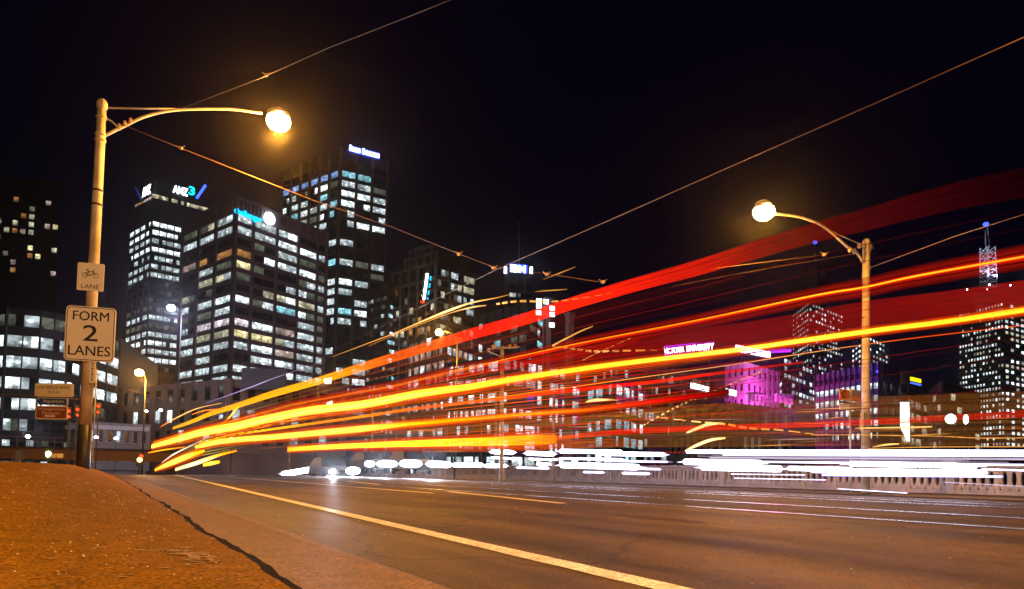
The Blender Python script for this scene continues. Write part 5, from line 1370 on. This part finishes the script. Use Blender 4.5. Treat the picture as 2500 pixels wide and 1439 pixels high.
for k in range(46):   # fine wisps low over the far footpath
    x = wr.uniform(900, 2440); y = wr.uniform(1000, 1098) if x > 1300 else wr.uniform(1050, 1110); L = wr.uniform(40, 190); s = -(x - 300) * .00002 * L + wr.uniform(-3, 3)
    c = wr.choice([PO, mul(PO, .5), mul(PO, .3), (.5, .3, .25), mul(OR2, .4)])
    WISP.append((next(l for q, l in LMK if x + L / 2 < q), y, o_w := trail('fine tawny wisp', [(x, y, .4, mul(c, .3)), (x + L * .5, y + s * .5, wr.uniform(.7, 1.3), c), (x + L, y + s, .4, mul(c, .3))], lane=(wr.uniform(18, 27),), sub=3, group='fine tawny wisps', name='light_wisp', seg=4)))
for l in set(q[0] for q in WISP):
    for k, q in enumerate(sorted([q for q in WISP if q[0] == l], key=lambda q: q[1])): q[2]['label'] = '%s fine tawny wisp of light %s' % (ORD[min(k, 11)], l)

MC = [[(422, 1046), (584, 989), (768, 933), (963, 872), (1269, 783), (1480, 716), (1700, 655), (2020, 560), (2540, 440)],
      [(375, 1080), (557, 1031), (782, 976), (963, 942), (1223, 884), (1480, 828), (1700, 786), (2110, 703), (2540, 621)],
      [(370, 1091), (570, 1043), (755, 1004), (1025, 962), (1269, 924), (1480, 893), (1700, 867), (2110, 811), (2540, 752)],
      [(486, 1082), (676, 1047), (880, 1018), (1030, 996), (1180, 979), (1404, 953), (1595, 933), (1960, 885), (2540, 800)],
      [(477, 1093), (676, 1067), (880, 1048), (1000, 1036), (1180, 1021), (1436, 1001), (1700, 968), (2000, 930), (2540, 850)],
      [(702, 1098), (780, 1093), (880, 1088), (1030, 1083), (1180, 1079), (1356, 1068), (1780, 1044), (2194, 1027), (2540, 1009)]]
fr2 = random.Random(90)
NM = ['topmost and second', 'second and brightest', 'brightest and thin orange', 'thin orange and fifth', 'fifth and lowest yellow']
OR_ = ['uppermost', 'second', 'third', 'fourth', 'fifth', 'sixth', 'seventh', 'eighth']
for gi, cnt in enumerate((4, 7, 6, 5, 8)):
    for k in range(cnt):
        t_ = (k + fr2.uniform(.3, .7)) / cnt; A_m, B_m = MC[gi], MC[gi + 1]
        i0 = fr2.choice((0, 0, 1, 1, 2, 3)); i1 = fr2.choice((5, 6, 7, 8, 9, 9)); ii = list(range(i0, max(i0 + 4, i1)))
        pts = []
        ii = [i for i in ii if i < 9]
        base_ = fr2.choice((1.0, .6, .4, .3)) * (.6 if gi == 0 else 1)
        hwf = fr2.uniform(.5, 1.4)
        for q, i in enumerate(ii):
            xa = A_m[i][0] * (1 - t_) + B_m[i][0] * t_; ya = A_m[i][1] * (1 - t_) + B_m[i][1] * t_
            cc = YL if xa < 700 else OR if xa < 1000 else OR2 if xa < 1350 else RD
            e_ = base_ * (.15 if q in (0, len(ii) - 1) else 1) * (.7 if xa > 1500 else 1) * (.45 if xa > 1900 else 1)
            pts.append((xa, ya, hwf, mul(cc, e_)))
        trail('%s hair thin trail between the %s trails' % (OR_[k], NM[gi]), pts, lane=lambda x: lane_fan(x) + .3, sub=8, seg=4, group='hair thin light trails')
trail('broad faint tawny veil of strands imitating hazy glow behind the middle trails', [(560, 1075, 6, (.16, .05, .003)), (880, 1030, 30, (.45, .12, .006)), (1180, 1000, 55, (.5, .13, .008)), (1480, 975, 62, (.42, .10, .006)), (1700, 960, 60, (.18, .035, .003)), (1950, 950, 45, (.10, .015, .002))], n=46, fill=.30, jit=.8, seg=3, lane=lambda x: lane_fan(x) + 2.5, group='faint veils of light')  # dim emissive strands stand in for the hazy orange glow between trails
trail('broad faint brown veil of strands imitating hazy glow low over the far footpath', [(820, 1090, 10, (.10, .035, .006)), (1300, 1055, 40, (.36, .12, .012)), (1700, 1040, 52, (.40, .13, .012)), (2100, 1030, 60, (.34, .11, .010)), (2540, 1020, 66, (.26, .08, .006))], n=80, fill=.30, jit=.8, seg=3, lane=20.0, group='faint veils of light')  # emissive strands imitate the brown glow hanging over the footpath
trail('faint ember veil of strands imitating glow under the topmost trail', [(700, 975, 4, (.10, .01, .001)), (1000, 890, 18, (.20, .014, .002)), (1400, 790, 30, (.12, .006, .002)), (1800, 690, 40, (.05, .003, .002))], n=24, fill=.25, jit=.8, seg=3, lane=lambda x: lane_fan(x) + .6, group='faint veils of light')  # reddish glow imitated by faint emissive strands

# white headlight bars on the far lanes
WH, LI, LI2 = (13, 12.5, 16), (2.6, 2.3, 3.2), (.8, .65, .85)
def wbar(lb, x0, y0, x1, y1, hw, c, X=18.5, n=1, fill=1, prof='flat'):
    xm = (x0 + x1) / 2
    e = min(hw * 1.3, (x1 - x0) * .34)
    pts = [(x0 - 2, y0, hw * .12, c), (x0 + e * .15, y0, hw * .55, c), (x0 + e * .45, y0, hw * .85, c), (x0 + e, y0, hw, c), (xm, (y0 + y1) / 2, hw, c), (x1 - e, y1, hw, c), (x1 - e * .45, y1, hw * .85, c), (x1 - e * .15, y1, hw * .55, c), (x1 + 2, y1, hw * .12, c)]
    return trail(lb, pts, n=n, fill=fill, prof=prof, lane=X, mat=TMW if hw > 4 else TM, sub=3, group='white headlight bars over the far lanes', name='headlight_trail', seg=5, wtype=True)
wb_ = [(1198, 1103, 1256, 1105, 6, WH, 'upper white bar at the T arm pole'), (1283, 1107, 1354, 1109, 6, WH, 'upper white bar right of the T arm pole'), (1368, 1102, 1517, 1104, 5.5, WH, 'upper white bar, third from the left'), (1468, 1108, 1620, 1110, 5.5, WH, 'upper white bar, fourth from the left'),
       (1200, 1118, 1255, 1120, 2, WH, 'thin middle bar at the T arm pole'), (1292, 1121, 1360, 1123, 2, WH, 'thin middle bar right of the T arm pole'), (1370, 1120, 1517, 1122, 2.5, WH, 'thin middle bar, third from the left'), (1480, 1126, 1627, 1128, 2.5, LI, 'thin middle bar, fourth from the left'),
       (1183, 1138, 1237, 1138, 5, WH, 'lower white bar left of the balustrade'), (1312, 1134, 1341, 1134, 5, WH, 'shortest lower white bar'), (1262, 1142, 1340, 1144, 3, LI, 'thin lower bar over the balustrade'), (1370, 1136, 1560, 1141, 8, WH, 'thick lower bar in the middle'), (1425, 1153, 1475, 1154, 3, LI, 'short low bar touching the balustrade'), (1520, 1156, 1586, 1157, 4, LI, 'short low bar right of the thick one'), (1530, 1144, 1612, 1146, 3, LI, 'thin bar ending the thick one'),
       (1703, 1103, 2540, 1104, 5, WH, 'long upper bar reaching the right edge'), (1790, 1110, 2540, 1113, 3.5, LI, 'long lilac bar under the upper one'), (1760, 1118, 2540, 1122, 2.4, LI2, 'long dim lilac bar below'),
       (1670, 1128, 1860, 1131, 8, WH, 'thick white bar above the balustrade middle'), (1712, 1141, 1908, 1145, 9, WH, 'thickest white bar crossing the balustrade'), (1860, 1128, 2540, 1136, 2.6, LI, 'thin long bar leaving the thick ones'), (2080, 1133, 2380, 1138, 7, WH, 'thick white bar behind the right lamp post'), (1925, 1144, 2080, 1147, 6, WH, 'white bar left of the tram stop post'), (1990, 1149, 2400, 1154, 6.5, WH, 'long white bar low at the right lamp post'), (2020, 1160, 2436, 1164, 3, (1.6, 1.8, 5), 'bluish low bar at the right lamp post'),
       (1106, 1136, 1180, 1136, 6, WH, 'white bar nearest the oncoming cars'), (2400, 1146, 2540, 1150, 2.5, LI, 'thin bar at the right edge'), (1790, 1158, 1960, 1160, 1, LI, 'hair thin bar over the balustrade ovals'), (1800, 1168, 2010, 1172, .9, LI, 'lowest hair thin bar over the ovals'), (2050, 1194, 2210, 1204, .9, LI, 'hair thin bar at the foot of the right post'), (2310, 1178, 2500, 1188, .9, LI2, 'hair thin bar over the right balustrade')]
for (x0, y0, x1, y1, hw, c, lb) in wb_: wbar(lb, x0, y0, x1, y1, hw, c)
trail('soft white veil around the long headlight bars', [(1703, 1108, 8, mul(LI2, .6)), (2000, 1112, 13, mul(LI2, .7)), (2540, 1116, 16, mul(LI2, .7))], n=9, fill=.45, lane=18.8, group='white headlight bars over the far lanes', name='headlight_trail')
for (x0, y0, x1, y1, hw, lb) in ((688, 1157, 792, 1143, 8, 'slanting white streak left of the oncoming cars'), (978, 1132, 1028, 1133, 11, 'fat white streak between two oncoming cars'), (1042, 1133, 1102, 1135, 9, 'fat white streak right of the oncoming cars'), (922, 1133, 968, 1133, 10, 'fat white streak left of the middle car'), (893, 1133, 912, 1133, 9, 'short fat white streak beside the second car'), (792, 1157, 818, 1157, 11, 'short fat white streak of the lowest car'), (848, 1150, 876, 1150, 11, 'short fat white streak of the lowest car, right side')):
    wbar(lb, x0, y0, x1, y1, hw, (8, 8.4, 10), X=16.5 if y1 < 1140 else 12.3)

# ------------------------------------------------------------------ thin mist added for a glow round the lamps, imitating lens glare
HZ, ht, hb = new_mat('lamp_glow_haze'); ht.nodes.remove(hb)
pv = ht.nodes.new('ShaderNodeVolumePrincipled'); pv.inputs['Color'].default_value = (.8, .8, .85, 1)
pv.inputs['Density'].default_value = GLOW_HAZE; pv.inputs['Anisotropy'].default_value = 0.93
ht.links.new(pv.outputs[0], ht.nodes['Material Output'].inputs['Volume'])
if GLOW_HAZE:
    hz = abox('added_haze', HZ, -700, 900, -60, 900, -9.5, 190)
    hz['kind'] = 'stuff'
    HZ.cycles.homogeneous_volume = True
